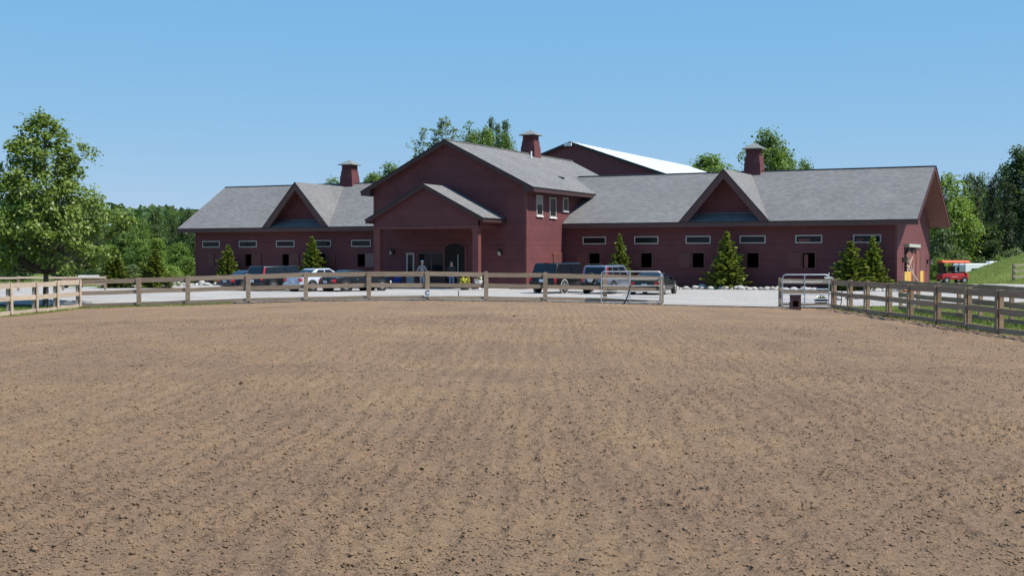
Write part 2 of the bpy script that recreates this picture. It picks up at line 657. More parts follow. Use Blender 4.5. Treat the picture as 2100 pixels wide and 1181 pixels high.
# ---------- ground materials
def ground_mat(name, stops, scales, bumpd, bscale, clod=False):
    m, N, Lk, p = mat0(name)
    p.inputs['Roughness'].default_value = .95
    p.inputs['Specular IOR Level'].default_value = .12
    tc = N.new('ShaderNodeTexCoord')
    acc = None
    for sc, wt, st in scales:
        mp = N.new('ShaderNodeMapping')
        mp.inputs['Scale'].default_value = st
        Lk.new(tc.outputs['Object'], mp.inputs['Vector'])
        n = N.new('ShaderNodeTexNoise')
        n.inputs['Scale'].default_value = sc
        n.inputs['Detail'].default_value = 6
        n.inputs['Roughness'].default_value = .65
        Lk.new(mp.outputs[0], n.inputs['Vector'])
        k = N.new('ShaderNodeMath')
        k.operation = 'MULTIPLY'
        k.inputs[1].default_value = wt
        Lk.new(n.outputs['Fac'], k.inputs[0])
        if acc is None:
            acc = k.outputs[0]
        else:
            a = N.new('ShaderNodeMath')
            a.operation = 'ADD'
            Lk.new(acc, a.inputs[0])
            Lk.new(k.outputs[0], a.inputs[1])
            acc = a.outputs[0]
    r = N.new('ShaderNodeValToRGB')
    e = r.color_ramp.elements
    while len(e) < len(stops):
        e.new(.5)
    for i, (pos, c) in enumerate(stops):
        e[i].position = pos
        e[i].color = (*c, 1)
    Lk.new(acc, r.inputs[0])
    col = r.outputs[0]
    hsum = N.new('ShaderNodeTexNoise')
    hsum.inputs['Scale'].default_value = bscale
    hsum.inputs['Detail'].default_value = 8
    hsum.inputs['Roughness'].default_value = .7
    Lk.new(tc.outputs['Object'], hsum.inputs['Vector'])
    b = N.new('ShaderNodeBump')
    b.inputs['Strength'].default_value = 1
    b.inputs['Distance'].default_value = bumpd
    Lk.new(hsum.outputs['Fac'], b.inputs['Height'])
    nrm = b.outputs[0]
    h2 = N.new('ShaderNodeTexNoise')
    h2.inputs['Scale'].default_value = bscale * 3.1
    h2.inputs['Detail'].default_value = 4
    Lk.new(tc.outputs['Object'], h2.inputs['Vector'])
    b3 = N.new('ShaderNodeBump')
    b3.inputs['Strength'].default_value = 1
    b3.inputs['Distance'].default_value = bumpd * .45
    Lk.new(h2.outputs['Fac'], b3.inputs['Height'])
    Lk.new(nrm, b3.inputs['Normal'])
    nrm = b3.outputs[0]
    if clod:
        # damp darker crumbs lying on the dried surface
        v = N.new('ShaderNodeTexNoise')
        v.inputs['Scale'].default_value = 16
        v.inputs['Detail'].default_value = 3
        v.inputs['Roughness'].default_value = .6
        mp = N.new('ShaderNodeMapping')
        mp.inputs['Scale'].default_value = (.55, 1, 1)
        Lk.new(tc.outputs['Object'], mp.inputs['Vector'])
        Lk.new(mp.outputs[0], v.inputs['Vector'])
        mr = N.new('ShaderNodeMapRange')
        mr.inputs[1].default_value = .60
        mr.inputs[2].default_value = .70
        mr.inputs[3].default_value = 0
        mr.inputs[4].default_value = .6
        Lk.new(v.outputs['Fac'], mr.inputs[0])
        mx = N.new('ShaderNodeMix')
        mx.data_type = 'RGBA'
        Lk.new(mr.outputs[0], mx.inputs[0])
        Lk.new(col, mx.inputs[6])
        mx.inputs[7].default_value = (.10, .062, .038, 1)
        col = mx.outputs[2]
        b2 = N.new('ShaderNodeBump')
        b2.inputs['Strength'].default_value = 1
        b2.inputs['Distance'].default_value = .05
        Lk.new(v.outputs['Fac'], b2.inputs['Height'])
        Lk.new(nrm, b2.inputs['Normal'])
        nrm = b2.outputs[0]
    Lk.new(col, p.inputs['Base Color'])
    Lk.new(nrm, p.inputs['Normal'])
    return m


M['arena'] = ground_mat('arena footing', [(.36, (.168, .111, .077)), (.47, (.236, .157, .104)), (.55, (.272, .182, .112)), (.66, (.335, .231, .145))],
                        [(.2, .42, (1, 1, 1)), (1.5, .22, (1, .07, 1)), (1.1, .12, (1, .6, 1)), (12, .24, (1, 1, 1))], .045, 26, True)
M['gravel'] = ground_mat('pale gravel', [(.36, (.225, .210, .195)), (.5, (.35, .33, .31)), (.64, (.45, .425, .40))],
                         [(.25, .4, (1, 3, 1)), (1.3, .2, (.3, 1, 1)), (16, .4, (1, 1, 1))], .04, 30)
M['grass'] = ground_mat('meadow grass', [(.36, (.075, .110, .022)), (.5, (.125, .170, .036)), (.64, (.20, .225, .070))],
                        [(.12, .5, (1, 1, 1)), (3.5, .5, (1, 1, 1))], .12, 9)
M['turf'] = leafmat('grass blades', (.12, .17, .03), (.26, .30, .08), 1.0, .6, .35, .05)

# ------------------------------------------------------------------ numpy noise
_rs = np.random.RandomState(5)
_T = _rs.rand(512, 512)


def vnoise(x, y, wl, ox=0.0):
    x = np.asarray(x) / wl + 37.3 + ox
    y = np.asarray(y) / wl + 91.7 + ox * 1.7
    xi = np.floor(x).astype(int)
    yi = np.floor(y).astype(int)
    fx = x - xi
    fy = y - yi
    fx = fx * fx * (3 - 2 * fx)
    fy = fy * fy * (3 - 2 * fy)
    a = _T[xi & 511, yi & 511]
    b = _T[(xi + 1) & 511, yi & 511]
    c = _T[xi & 511, (yi + 1) & 511]
    d = _T[(xi + 1) & 511, (yi + 1) & 511]
    return (a * (1 - fx) + b * fx) * (1 - fy) + (c * (1 - fx) + d * fx) * fy


def grid_mesh(name, xs, ys, Z, m):
    X, Y = np.meshgrid(xs, ys)
    V = np.stack([X, Y, Z(X, Y)], -1).reshape(-1, 3)
    nx = len(xs)
    i = np.arange(len(ys) - 1)[:, None] * nx + np.arange(nx - 1)[None, :]
    F = np.stack([i, i + 1, i + nx + 1, i + nx], -1).reshape(-1, 4)
    return np_mesh(name, V, F, m, None, True)


# ------------------------------------------------------------------ ground sheets
AXL, AXR, AYF = -19.95, 14.75, 60.15


def zg(X, Y):
    z = gz(X, Y) + .03 * (vnoise(X, Y, 1.7) - .5) * ((X < -21) | (X > 15.5) | (Y > 95))
    inside = (X > AXL - .4) & (X < AXR + .4) & (Y < AYF + .2)
    return np.where(inside, z - .25, z)


xs = np.concatenate([np.linspace(-900, -70, 24)[:-1], np.arange(-70, 70, .6), np.linspace(70, 900, 24)[1:]])
ys = np.concatenate([np.linspace(-60, 20, 12)[:-1], np.arange(20, 140, .6), np.linspace(140, 300, 40)[:-1], np.linspace(300, 2500, 20)])
tag(grid_mesh('ground', xs, ys, zg, M['grass']), kind='structure')


def za(X, Y):
    z = gz(X, Y)
    near = np.clip(1.25 - Y / 60.0, .45, 1)
    n1 = vnoise(X, Y, .075) * .6 + vnoise(X, Y, .038, 3.1) * .4
    pat = .45 + .9 * vnoise(X, Y, 1.1, 8.2)
    crumbs = np.maximum(n1 - .56, 0) * .12 * pat
    n2 = (vnoise(X, Y, .24, 5.5) - .5) * .026 + (vnoise(X, Y, .13, 15.5) - .5) * .016
    hoof = -np.maximum(vnoise(X, Y, .34, 22.0) - .74, 0) * .16
    n3 = (vnoise(X, Y, .9, 2.2) - .5) * .028 + (vnoise(X, Y, 3.2, 9.9) - .5) * .05
    # harrow lines running towards the gate
    # tread marks of a vehicle that crossed the footing
    trk = 0
    for x0_, y0_, y1_ in ((.45, 9.5, 17.5), (-1.15, 9.0, 13.5)):
        cxp = x0_ + .05 * (Y - 12) - .012 * (Y - 12) ** 2 * .5
        wt = np.clip((.17 - np.abs(X - cxp)) / .05, 0, 1) * sm((Y - y0_) / 1.5) * (1 - sm((Y - y1_ + 2) / 2))
        trk = trk + wt * (np.sin(Y * 2 * pi / .13 + 3 * vnoise(X, Y, .5)) * .011 - .012)
    har = trk + np.sin((X - .03 * Y + .25 * vnoise(X, Y, 2.5, 4.4)) * 2 * pi / .27) * .009 * (.25 + .9 * vnoise(X, Y * .25, 1.6, 31))
    edge = np.clip((AYF - Y) / 1.0, 0, 1)
    return z + (crumbs + n2 + hoof) * near + n3 * edge + har


q = 1.0033
yv = [3.6]
while yv[-1] < AYF:
    yv.append(yv[-1] * q)
yv[-1] = AYF
ya = np.concatenate([[-12, -6, -2, 1, 2.6], yv])
xa = np.concatenate([np.arange(AXL, -6.5, .075), np.arange(-6.5, 6.5, .026), np.arange(6.5, AXR + .01, .075)])
tag(grid_mesh('arena', xa, ya, za, M['arena']), kind='structure')

# loose clods on the footing (one uncountable litter)
nc = 125000
rs = np.random.RandomState(3)
yy = 6.0 * np.exp(rs.rand(nc) ** 1.1 * math.log(44 / 6.0))
xx = (rs.rand(nc) * 2 - 1) * np.minimum(.46 * yy + 1.0, 16)
keep = (xx > AXL + .3) & (xx < AXR - .3) & (vnoise(xx, yy, 1.3, 7) * .4 + vnoise(xx, yy, .35, 17) * .4 + .6 * rs.rand(nc) > .60)
xx, yy = xx[keep], yy[keep]
nc = len(xx)
rad = (.0042 + .0095 * rs.rand(nc) ** 3.0) * np.where(rs.rand(nc) > .997, 2.1, 1) * (1 + yy / 60)
octa = np.array([(1, 0, 0), (0, 1, 0), (-1, 0, 0), (0, -1, 0), (0, 0, .75), (0, 0, -.6)], float)
jit = 1 + .45 * (rs.rand(nc, 6, 1) - .5)
ang = rs.rand(nc) * 2 * pi
ca, sa = np.cos(ang)[:, None], np.sin(ang)[:, None]
P = octa[None] * jit
P = np.stack([P[..., 0] * ca * 1.5 - P[..., 1] * sa, P[..., 0] * sa * 1.5 + P[..., 1] * ca, P[..., 2]], -1) * rad[:, None, None]
P += np.stack([xx, yy, za(xx, yy) + rad * .3], -1)[:, None, :]
tri = np.array([(0, 1, 4), (1, 2, 4), (2, 3, 4), (3, 0, 4), (1, 0, 5), (2, 1, 5), (3, 2, 5), (0, 3, 5)])
F = (np.arange(nc)[:, None, None] * 6 + tri[None]).reshape(-1, 3)
M['clod'] = mat('damp clods', (.12, .073, .040), (.215, .140, .083), 3, .95)
tag(np_mesh('loose_clods', P.reshape(-1, 3), F, M['clod']), 'loose dark clods scattered over the brown arena footing', 'clods', kind='stuff')

# gravel yard in front of the barn, and the drive to the right
gx = np.arange(-75, 75.1, .5)


def gy0(x):
    b = np.where(x < -20.2, 62.3 + .25 * np.clip(-20 - x, 0, 20), 60.02 + .16 * (vnoise(x, x * 0 + 2, .8) - .4))
    b = np.where((x > -20.2) & (x < -12.5), 61.0 + .3 * (vnoise(x, x * 0 + 2, .8) - .5), b)
    b = np.where(x > 14.6, 61.0 + .32 * (x - 14.6), b)
    return b + .5 * (vnoise(x, x * 0, 2.3) - .5) * (np.abs(x + 2) > 13)


def gy1(x):
    # back edge follows the barn's planting bed, then the end of the building
    bx = np.array([-75, -45, -30, -25.0, 23.3, 26, 30, 40, 75])
    by = np.array([90, 91, 94.5, 103.9, 80.8, 84, 100, 97, 94])
    return np.interp(x, bx, by) + .4 * (vnoise(x, x * 0 + 4, 3) - .5)


t = np.linspace(0, 1, 70)[:, None]
GX = np.broadcast_to(gx[None], (70, len(gx)))
GY = gy0(gx)[None] * (1 - t) + gy1(gx)[None] * t
V = np.stack([GX, GY, gz(GX, GY) + .035 + .008 * vnoise(GX, GY, .7)], -1).reshape(-1, 3)
nx = len(gx)
i = np.arange(69)[:, None] * nx + np.arange(nx - 1)[None]
tag(np_mesh('gravel_yard', V, np.stack([i, i + 1, i + nx + 1, i + nx], -1).reshape(-1, 4), M['gravel'], None, True), kind='structure')


def sheet(name, poly, m, dz=.05, step=1.0):
    # a ground sheet between two polylines (lists of equal length)
    lo, hi = poly
    pts = []
    n = len(lo)
    K = 8
    for k in range(K + 1):
        for a, b in zip(lo, hi):
            x = a[0] + (b[0] - a[0]) * k / K
            y = a[1] + (b[1] - a[1]) * k / K
            pts.append((x, y, gzf(x, y) + dz))
    V = np.array(pts)
    i = np.arange(K)[:, None] * n + np.arange(n - 1)[None]
    F = np.stack([i, i + 1, i + n + 1, i + n], -1).reshape(-1, 4)
    return np_mesh(name, V, F, m, None, True)


def line(p, q, n):
    return [(p[0] + (q[0] - p[0]) * i / n, p[1] + (q[1] - p[1]) * i / n) for i in range(n + 1)]


def bl2(a, b):
    p = bl(a, b)
    return (p.x, p.y)


tag(sheet('planting_bed', (line(bl2(-22.4, -1.9), bl2(1.3, -1.9), 30), line(bl2(-22.4, 0.1), bl2(1.3, 0.1), 30)), M['mulch'], .07), kind='structure')
tag(sheet('planting_bed', (line(bl2(-57.5, -2.0), bl2(-34.5, -1.9), 30), line(bl2(-57.5, 0.1), bl2(-34.5, 0.1), 30)), M['mulch'], .07), kind='structure')
tag(sheet('path', (line((-52, 118), (-24, 122), 20), line((-52, 121), (-24, 126), 20)), M['path'], .05), kind='structure')
mb = MB()
mb.box(-33.2, -23.8, -10.4, -6.5, -.25, .07)
pv = mb.build('pavement', M['concrete'])
pv.location = BARN
pv.rotation_euler = (0, 0, -TH)
tag(pv, kind='structure')

# ------------------------------------------------------------------ the stable barn (local axes: x along, y into, z up)
SL, ZE, FO, BR, DP = .508, 4.46, .625, 6.74, 13.5
ZR = ZE + (BR + FO) * SL


def roofz(b):
    return ZE + (min(b, 2 * BR - b) + FO) * SL


barn = thing('stable_barn', 'long dark red stable barn with grey shingle roofs and a projecting central entrance block', 'barn', BARN, -TH)


def wall_y(mb, y, x0, x1, z0, z1, holes, dep):
    # wall in the plane y with rectangular holes; dep = reveal depth
    xsn = sorted({x0, x1, *[h[0] for h in holes], *[h[1] for h in holes]})
    zsn = sorted({z0, z1, *[h[2] for h in holes], *[h[3] for h in holes]})
    for i in range(len(xsn) - 1):
        for j in range(len(zsn) - 1):
            cx, cz = (xsn[i] + xsn[i + 1]) / 2, (zsn[j] + zsn[j + 1]) / 2
            if any(h[0] < cx < h[1] and h[2] < cz < h[3] for h in holes):
                continue
            mb.quad((xsn[i], y, zsn[j]), (xsn[i + 1], y, zsn[j]), (xsn[i + 1], y, zsn[j + 1]), (xsn[i], y, zsn[j + 1]))
    for a0, a1, c0, c1 in holes:
        mb.quad((a0, y, c0), (a0, y + dep, c0), (a0, y + dep, c1), (a0, y, c1))
        mb.quad((a1, y + dep, c0), (a1, y, c0), (a1, y, c1), (a1, y + dep, c1))
        mb.quad((a0, y, c0), (a1, y, c0), (a1, y + dep, c0), (a0, y + dep, c0))
        mb.quad((a0, y + dep, c1), (a1, y + dep, c1), (a1, y, c1), (a0, y, c1))


LEFT, RIGHT = -55.2, 0.0
SA, SB, CB = -22.6, -34.29, -6.5            # central block: right wall, left wall, front plane
CM = (SA + SB) / 2                           # its ridge line
stR = [-20.43, -16.62, -12.95, -9.23, -5.54, -1.85]
stL = [-53.6, -49.97, -46.38, -43.03, -39.45]
SW, S0, S1 = .80, 1.44, 2.40
holesR = [(c - SW / 2, c + SW / 2, S0, S1) for c in stR[:5]]
holesL = [(c - .33, c + .33, S0, S1) for c in stL[1:]]
ZT = ZE + FO * SL - .22
mb = MB()
wall_y(mb, 0, SA, RIGHT, 0, ZT, holesR, .22)
wall_y(mb, 0, LEFT, SB, 0, ZT, holesL, .22)
# gable ends and back
for x in (RIGHT, LEFT):
    mb.quad((x, 0, 0), (x, DP, 0), (x, DP, ZT), (x, BR, ZR - .22), (x, 0, ZT))
mb.quad((LEFT, DP, 0), (RIGHT, DP, 0), (RIGHT, DP, ZT), (LEFT, DP, ZT))
# central block
MS = .506
MZR = 10.03


def cz(x):
    return MZR - abs(x - CM) * MS


arch = (-28.75, -27.1)
mb.quad((SA, CB, 0), (SA, CB, cz(SA) - .24), (CM, CB, MZR - .24), (SB, CB, cz(SB) - .24), (SB, CB, 0))
mb.quad((SA, CB, 0), (SA, 0, 0), (SA, 0, cz(SA) - .24), (SA, CB, cz(SA) - .24))
mb.quad((SB, CB, 0), (SB, 0, 0), (SB, 0, cz(SB) - .24), (SB, CB, cz(SB) - .24))
mb.quad((SA, 0, ZT - .3), (SA, 14.0, ZT - .3), (SA, 14.0, cz(SA) - .24), (SA, 0, cz(SA) - .24))
mb.quad((SB, 0, ZT - .3), (SB, 14.0, ZT - .3), (SB, 14.0, cz(SB) - .24), (SB, 0, cz(SB) - .24))
mb.quad((SA, 14.0, 0), (SB, 14.0, 0), (SB, 14.0, cz(SB) - .24), (CM, 14.0, MZR - .24), (SA, 14.0, cz(SA) - .24))
mb.build('wall', M['red'], barn)
# inner partition so that the stall openings look into a dark stall
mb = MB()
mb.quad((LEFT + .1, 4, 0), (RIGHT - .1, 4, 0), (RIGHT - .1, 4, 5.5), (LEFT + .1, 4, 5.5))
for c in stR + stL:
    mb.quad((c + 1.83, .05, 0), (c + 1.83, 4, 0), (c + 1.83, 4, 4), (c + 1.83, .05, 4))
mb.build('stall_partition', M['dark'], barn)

# corner boards and frieze
mb = MB()
for x0, x1 in ((RIGHT - .13, RIGHT + .012), (LEFT - .012, LEFT + .13)):
    mb.box(x0, x1, -.03, .10, 0, ZT - .1)
mb.box(SA - .13, SA + .03, CB - .03, CB + .13, 0, cz(SA) - .3)
mb.box(SB - .03, SB + .13, CB - .03, CB + .13, 0, cz(SB) - .3)
mb.box(RIGHT - .13, RIGHT + .03, DP - .1, DP + .03, 0, ZT - .1)
mb.pieces('corner_board', M['redplain'], barn)
mb = MB()
mb.box(SA + .002, RIGHT - .14, -.05, .05, ZT - .32, ZT - .02)
mb.box(LEFT + .14, SB - .002, -.05, .05, ZT - .32, ZT - .02)
mb.pieces('frieze_board', M['fascia'], barn)


# roofs -------------------------------------------------------------
def gable_roof(x0, x1, name, dx0=0.0, dx1=0.0):
    """wing roof from x0 to x1 (dx = how much farther the ridge reaches)"""
    e = ZE
    for y0, y1 in ((-FO, BR), (2 * BR + FO, BR)):
        s = MB()
        s.slab([(x0, y0, e), (x1, y0, e), (x1 + dx1, y1, ZR), (x0 - dx0, y1, ZR)], .06)
        s.build(name, M['shinA'], barn)
    s = MB()
    i = .03
    for y0, y1, sg in ((-FO + i, BR, 1), (2 * BR + FO - i, BR, -1)):
        s.slab([(x0 + i, y0, e - .062 + i * SL), (x1 - i, y0, e - .062 + i * SL), (x1 + dx1 - i, y1, ZR - .062), (x0 - dx0 + i, y1, ZR - .062)], .15)
    s.build('soffit', M['soffit'], barn)


gable_roof(CM, RIGHT + 1.35, 'roof')
gable_roof(LEFT - 1.35, CM, 'roof', .9, 0)
# fascias along the eaves, rake boards on the right gable, dark drip edge and ridge cap
mb = MB()
mb.box(SA + .01, RIGHT + 1.36, -FO - .02, -FO + .025, ZE - .33, ZE - .045)
mb.box(LEFT - 1.36, SB - .01, -FO - .02, -FO + .025, ZE - .33, ZE - .045)
mb.quad((SA, -FO, ZE - .325), (RIGHT + 1.33, -FO, ZE - .325), (RIGHT + 1.33, -.06, ZT - .325), (SA, -.06, ZT - .325))
mb.quad((LEFT - 1.33, -FO, ZE - .325), (SB, -FO, ZE - .325), (SB, -.06, ZT - .325), (LEFT - 1.33, -.06, ZT - .325))
mb.pieces('fascia', M['fascia'], barn)
mb = MB()
for xg in (RIGHT + 1.35,):
    for y0 in (-FO, 2 * BR + FO):
        mb.bar((xg - .02, y0, ZE - .12), (xg - .02, BR, ZR - .12), .05, .25)
mb.pieces('rake_board', M['redplain'], barn)
mb = MB()
mb.box(SA + .01, RIGHT + 1.37, -FO - .05, -FO - .001, ZE - .055, ZE + .012)
mb.box(LEFT - 1.37, SB - .01, -FO - .05, -FO - .001, ZE - .055, ZE + .012)
for y0 in (-FO, 2 * BR + FO):
    mb.bar((RIGHT + 1.375, y0, ZE - .005), (RIGHT + 1.375, BR, ZR - .005), .05, .07)
mb.pieces('drip_edge', M['drip'], barn)
mb = MB()
mb.bar((CM + 4, BR, ZR + .0), (RIGHT + 1.36, BR, ZR + .0), .28, .06)
mb.bar((LEFT - 2.2, BR, ZR + .0), (CM - 4, BR, ZR + .0), .28, .06)
mb.pieces('ridge_cap', M['shinA'], barn)


# dormers -----------------------------------------------------------
def dormer(xc):
    hw, zb, zp = 3.06, ZE + .02, 7.93
    sl = (zp - zb) / hw
    yb = (zp - ZE) / SL - FO                 # where its ridge meets the main roof
    yf = -FO - .06
    r = MB()
    for s in (-1, 1):
        pts = [(xc, yf, zp), (xc + s * hw, yf, zb - .02), (xc + s * hw, yf + .3, zb - .02), (xc, yb + .25, zp)]
        if s > 0:
            pts = pts[::-1]
        r.slab(pts, .06)
    d = r.build('dormer', M['shinB'], barn)
    r = MB()                                  # brown rake boards with depth
    for s in (-1, 1):
        p = [(xc, zp - .07), (xc + s * hw, zb - .09), (xc + s * (hw - .55), zb - .09), (xc, zp - .62)]
        r.prism([(a, yf + .03, z) for a, z in p], (0, .10, 0))
    r.pieces('rake_board', M['fascia'], d)
    r = MB()
    for s in (-1, 1):
        p = [(xc, zp + .01), (xc + s * (hw + .05), zb - .03), (xc + s * (hw + .05), zb - .10), (xc, zp - .07)]
        r.prism([(a, yf - .02, z) for a, z in p], (0, .06, 0))
    r.pieces('drip_edge', M['drip'], d)
    yw = .55
    zw = roofz(yw) - .02
    hw2 = hw - (zw - zb) / sl
    r = MB()
    r.quad((xc - hw2 - .03, yw, zw - .1), (xc + hw2 + .03, yw, zw - .1), (xc, yw, zp - .1))
    r.build('gable_wall', M['red'], d)
    r = MB()
    for s in (-1, 1):                         # boarded underside of the overhang
        r.quad((xc, yf + .12, zp - .1), (xc + s * hw * .97, yf + .12, zb + .0), (xc + s * hw * .97, yw, zb + .0), (xc, yw, zp - .1))
    r.build('soffit', M['soffit'], d)
    r = MB()
    r.bar((xc - hw2, yw - .06, zw + .02), (xc + hw2, yw - .06, zw + .02), .12, .05)
    r.build('skylit_strip', M['skylit'], d)


M['skylit'] = mat('blue grey flashing', (.10, .13, .17), rough=.4, metal=.3)  # painted blue of skylight on the shaded strip of roof inside the dormer
dormer(-11.03)
dormer(-45.03)


# central roof ------------------------------------------------------
OV = .75
YF, YB = CB - .5, 14.6
mb = MB()
for s in (-1, 1):
    xe = CM + s * (SA - CM + OV)
    z = cz(xe)
    pts = [(CM, YF, MZR), (xe, YF, z), (xe, YB, z), (CM, YB, MZR)]
    if s > 0:
        pts = pts[::-1]
    mb.slab(pts, .06)
mb.build('roof', M['shinB'], barn)
mb = MB()
for s in (-1, 1):
    xe = CM + s * (SA - CM + OV - .03)
    z = cz(xe) - .062
    pts = [(CM, YF + .03, MZR - .062), (xe, YF + .03, z), (xe, YB - .03, z), (CM, YB - .03, MZR - .062)]
    if s > 0:
        pts = pts[::-1]
    mb.slab(pts, .17)
mb.build('soffit', M['soffit'], barn)
mb = MB()
xe = SA + OV
mb.box(xe - .03, xe + .02, YF + .02, 3.3, cz(xe) - .30, cz(xe) - .05)
mb.quad((xe, YF + .03, cz(xe) - .295), (xe, 2.5, cz(xe) - .295), (SA + .002, 2.5, cz(xe) - .295), (SA + .002, YF + .03, cz(xe) - .295))
xl = SB - OV
mb.box(xl - .02, xl + .03, YF + .02, 3.3, cz(xl) - .30, cz(xl) - .05)
mb.quad((xl, YF + .03, cz(xl) - .295), (xl, 2.5, cz(xl) - .295), (SB - .002, 2.5, cz(xl) - .295), (SB - .002, YF + .03, cz(xl) - .295))
for s in (-1, 1):
    x = CM + s * (SA - CM + OV)
    mb.prism([(CM, YF - .02, MZR - .065), (x, YF - .02, cz(x) - .065), (x, YF - .02, cz(x) - .30), (CM, YF - .02, MZR - .30)], (0, .045, 0))
    # boxed return of the rake at the eaves
    mb.prism([(x, YF - .015, cz(x) - .29), (CM + s * (SA - CM), YF - .015, cz(x) - .29), (CM + s * (SA - CM), YF - .015, cz(SA) - .28)], (0, .4, 0))
mb.pieces('fascia', M['fasciashade'], barn)
mb = MB()
mb.box(xe - .0, xe + .05, YF - .03, 3.9, cz(xe) - .06, cz(xe) + .012)
for s in (-1, 1):
    x = CM + s * (SA - CM + OV + .04)
    mb.prism([(CM, YF - .05, MZR + .012), (x, YF - .05, cz(x) + .012), (x, YF - .05, cz(x) - .07), (CM, YF - .05, MZR - .07)], (0, .05, 0))
mb.pieces('drip_edge', M['drip'], barn)
mb = MB()
mb.bar((CM, YF, MZR), (CM, YB, MZR), .28, .06)
mb.pieces('ridge_cap', M['shinB'], barn)

# porch --------------------------------------------------------------
PF, PM, PH, PZ = -9.8, -28.5, 4.42, 6.92
PS = .515
PX1, PX0 = -24.6, -32.38


def pzr(x):
    return PZ - abs(x - PM) * PS


mb = MB()
for s in (-1, 1):
    x = PM + s * PH
    pts = [(PM, PF, PZ), (x, PF, pzr(x)), (x, CB, pzr(x)), (PM, CB, PZ)]
    if s > 0:
        pts = pts[::-1]
    mb.slab(pts, .06)
po = mb.build('porch', M['shinB'], barn)
mb = MB()
for s in (-1, 1):
    x = PM + s * (PH - .03)
    pts = [(PM, PF + .03, PZ - .062), (x, PF + .03, pzr(x) - .062), (x, CB, pzr(x) - .062), (PM, CB, PZ - .062)]
    if s > 0:
        pts = pts[::-1]
    mb.slab(pts, .15)
mb.quad((PX0, PF + .4, 4.2), (PX1, PF + .4, 4.2), (PX1, CB, 4.2), (PX0, CB, 4.2))
mb.build('soffit', M['soffit'], po)
mb = MB()
mb.quad((PX0, -9.5, 4.08), (PX1, -9.5, 4.08), (PX1, -9.5, pzr(PX1) - .2), (PM, -9.5, PZ - .2), (PX0, -9.5, pzr(PX0) - .2))
mb.build('gable_wall', M['red'], po)
mb = MB()
mb.box(PX0, PX1, -9.54, -9.1, 3.98, 4.16)
mb.box(PX1 - .34, PX1 - .06, -9.1, CB, 4.0, 4.5)
mb.box(PX0 + .06, PX0 + .34, -9.1, CB, 4.0, 4.5)
mb.pieces('beam', M['redplain'], po)
for x in (PX0, PX1 - .42):
    mb = MB()
    mb.box(x, x + .42, -9.52, -9.1, .07, 3.98)
    mb.box(x - .05, x + .47, -9.57, -9.05, .07, .32)
    mb.box(x - .04, x + .46, -9.56, -9.06, 3.82, 3.979)
    mb.build('post', M['redplain'], po, bevel=.01)
mb = MB()
for s in (-1, 1):
    x = PM + s * PH
    mb.prism([(PM, PF - .015, PZ - .065), (x, PF - .015, pzr(x) - .065), (x, PF - .015, pzr(x) - .29), (PM, PF - .015, PZ - .29)], (0, .045, 0))
    mb.box(min(x - s * .0, x - s * .05), max(x - s * .0, x - s * .05), PF + .03, CB, pzr(x) - .27, pzr(x) - .045)
mb.pieces('fascia', M['fasciashade'], po)
mb = MB()
for s in (-1, 1):
    x = PM + s * (PH + .04)
    mb.prism([(PM, PF - .045, PZ + .012), (x, PF - .045, pzr(x) + .012), (x, PF - .045, pzr(x) - .07), (PM, PF - .045, PZ - .07)], (0, .045, 0))
mb.box(PM + PH, PM + PH + .045, PF - .04, CB, pzr(PM + PH) - .06, pzr(PM + PH) + .01)
mb.pieces('drip_edge', M['drip'], po)


# cupolas -------------------------------------------------------------
def cupola(x, ridge, top):
    y = BR
    b = MB()

    def ring(h, z0, h2, z1):
        b.hexa([(x - h, y - h, z0), (x + h, y - h, z0), (x + h, y + h, z0), (x - h, y + h, z0),
                (x - h2, y - h2, z1), (x + h2, y - h2, z1), (x + h2, y + h2, z1), (x - h2, y + h2, z1)])
    H = top - ridge
    ring(.62, ridge - .75, .565, ridge + H * .30)
    ring(.535, ridge + H * .30, .50, ridge + H * .52)
    ring(.47, ridge + H * .52, .455, ridge + H * .765)
    c = b.build('cupola', M['red'], barn)
    r = MB()
    ze = ridge + H * .76
    e, ap = .70, top
    base = [(x - e, y - e, ze), (x + e, y - e, ze), (x + e, y + e, ze), (x - e, y + e, ze)]
    r.hexa(base + [(p[0], p[1], ze + .05) for p in base])
    for k in range(4):
        p, q_ = base[k], base[(k + 1) % 4]
        r.quad((p[0], p[1], ze + .05), (q_[0], q_[1], ze + .05), (x, y, ap))
    r.build('cupola_roof', M['cap'], c)
    g = MB()
    for s, t_ in ((0, -1), (1, 0), (0, 1), (-1, 0)):   # louvre panels
        for k in range(6):
            z = ridge + H * (.55 + .031 * k)
            hx = .36
            if s == 0:
                g.box(x - hx, x + hx, y + t_ * .475 - .02, y + t_ * .475 + .02, z, z + .028)
            else:
                g.box(x + s * .475 - .02, x + s * .475 + .02, y - hx, y + hx, z, z + .028)
    g.build('louvre', M['redplain'], c)


cupola(-44.8, ZR, 10.14)
cupola(-11.0, ZR, 10.23)
cupola(CM, MZR, 11.87)


# openings -------------------------------------------------------------
def frame_y(x0, x1, y, z0, z1, wd, dp=.05):
    b = MB()
    b.box(x0, x1, y - dp, y + .02, z1 - wd, z1)
    b.box(x0, x1, y - dp, y + .02, z0, z0 + wd)
    b.box(x0, x0 + wd, y - dp + .002, y + .018, z0 + wd, z1 - wd)
    b.box(x1 - wd, x1, y - dp + .002, y + .018, z0 + wd, z1 - wd)
    return b


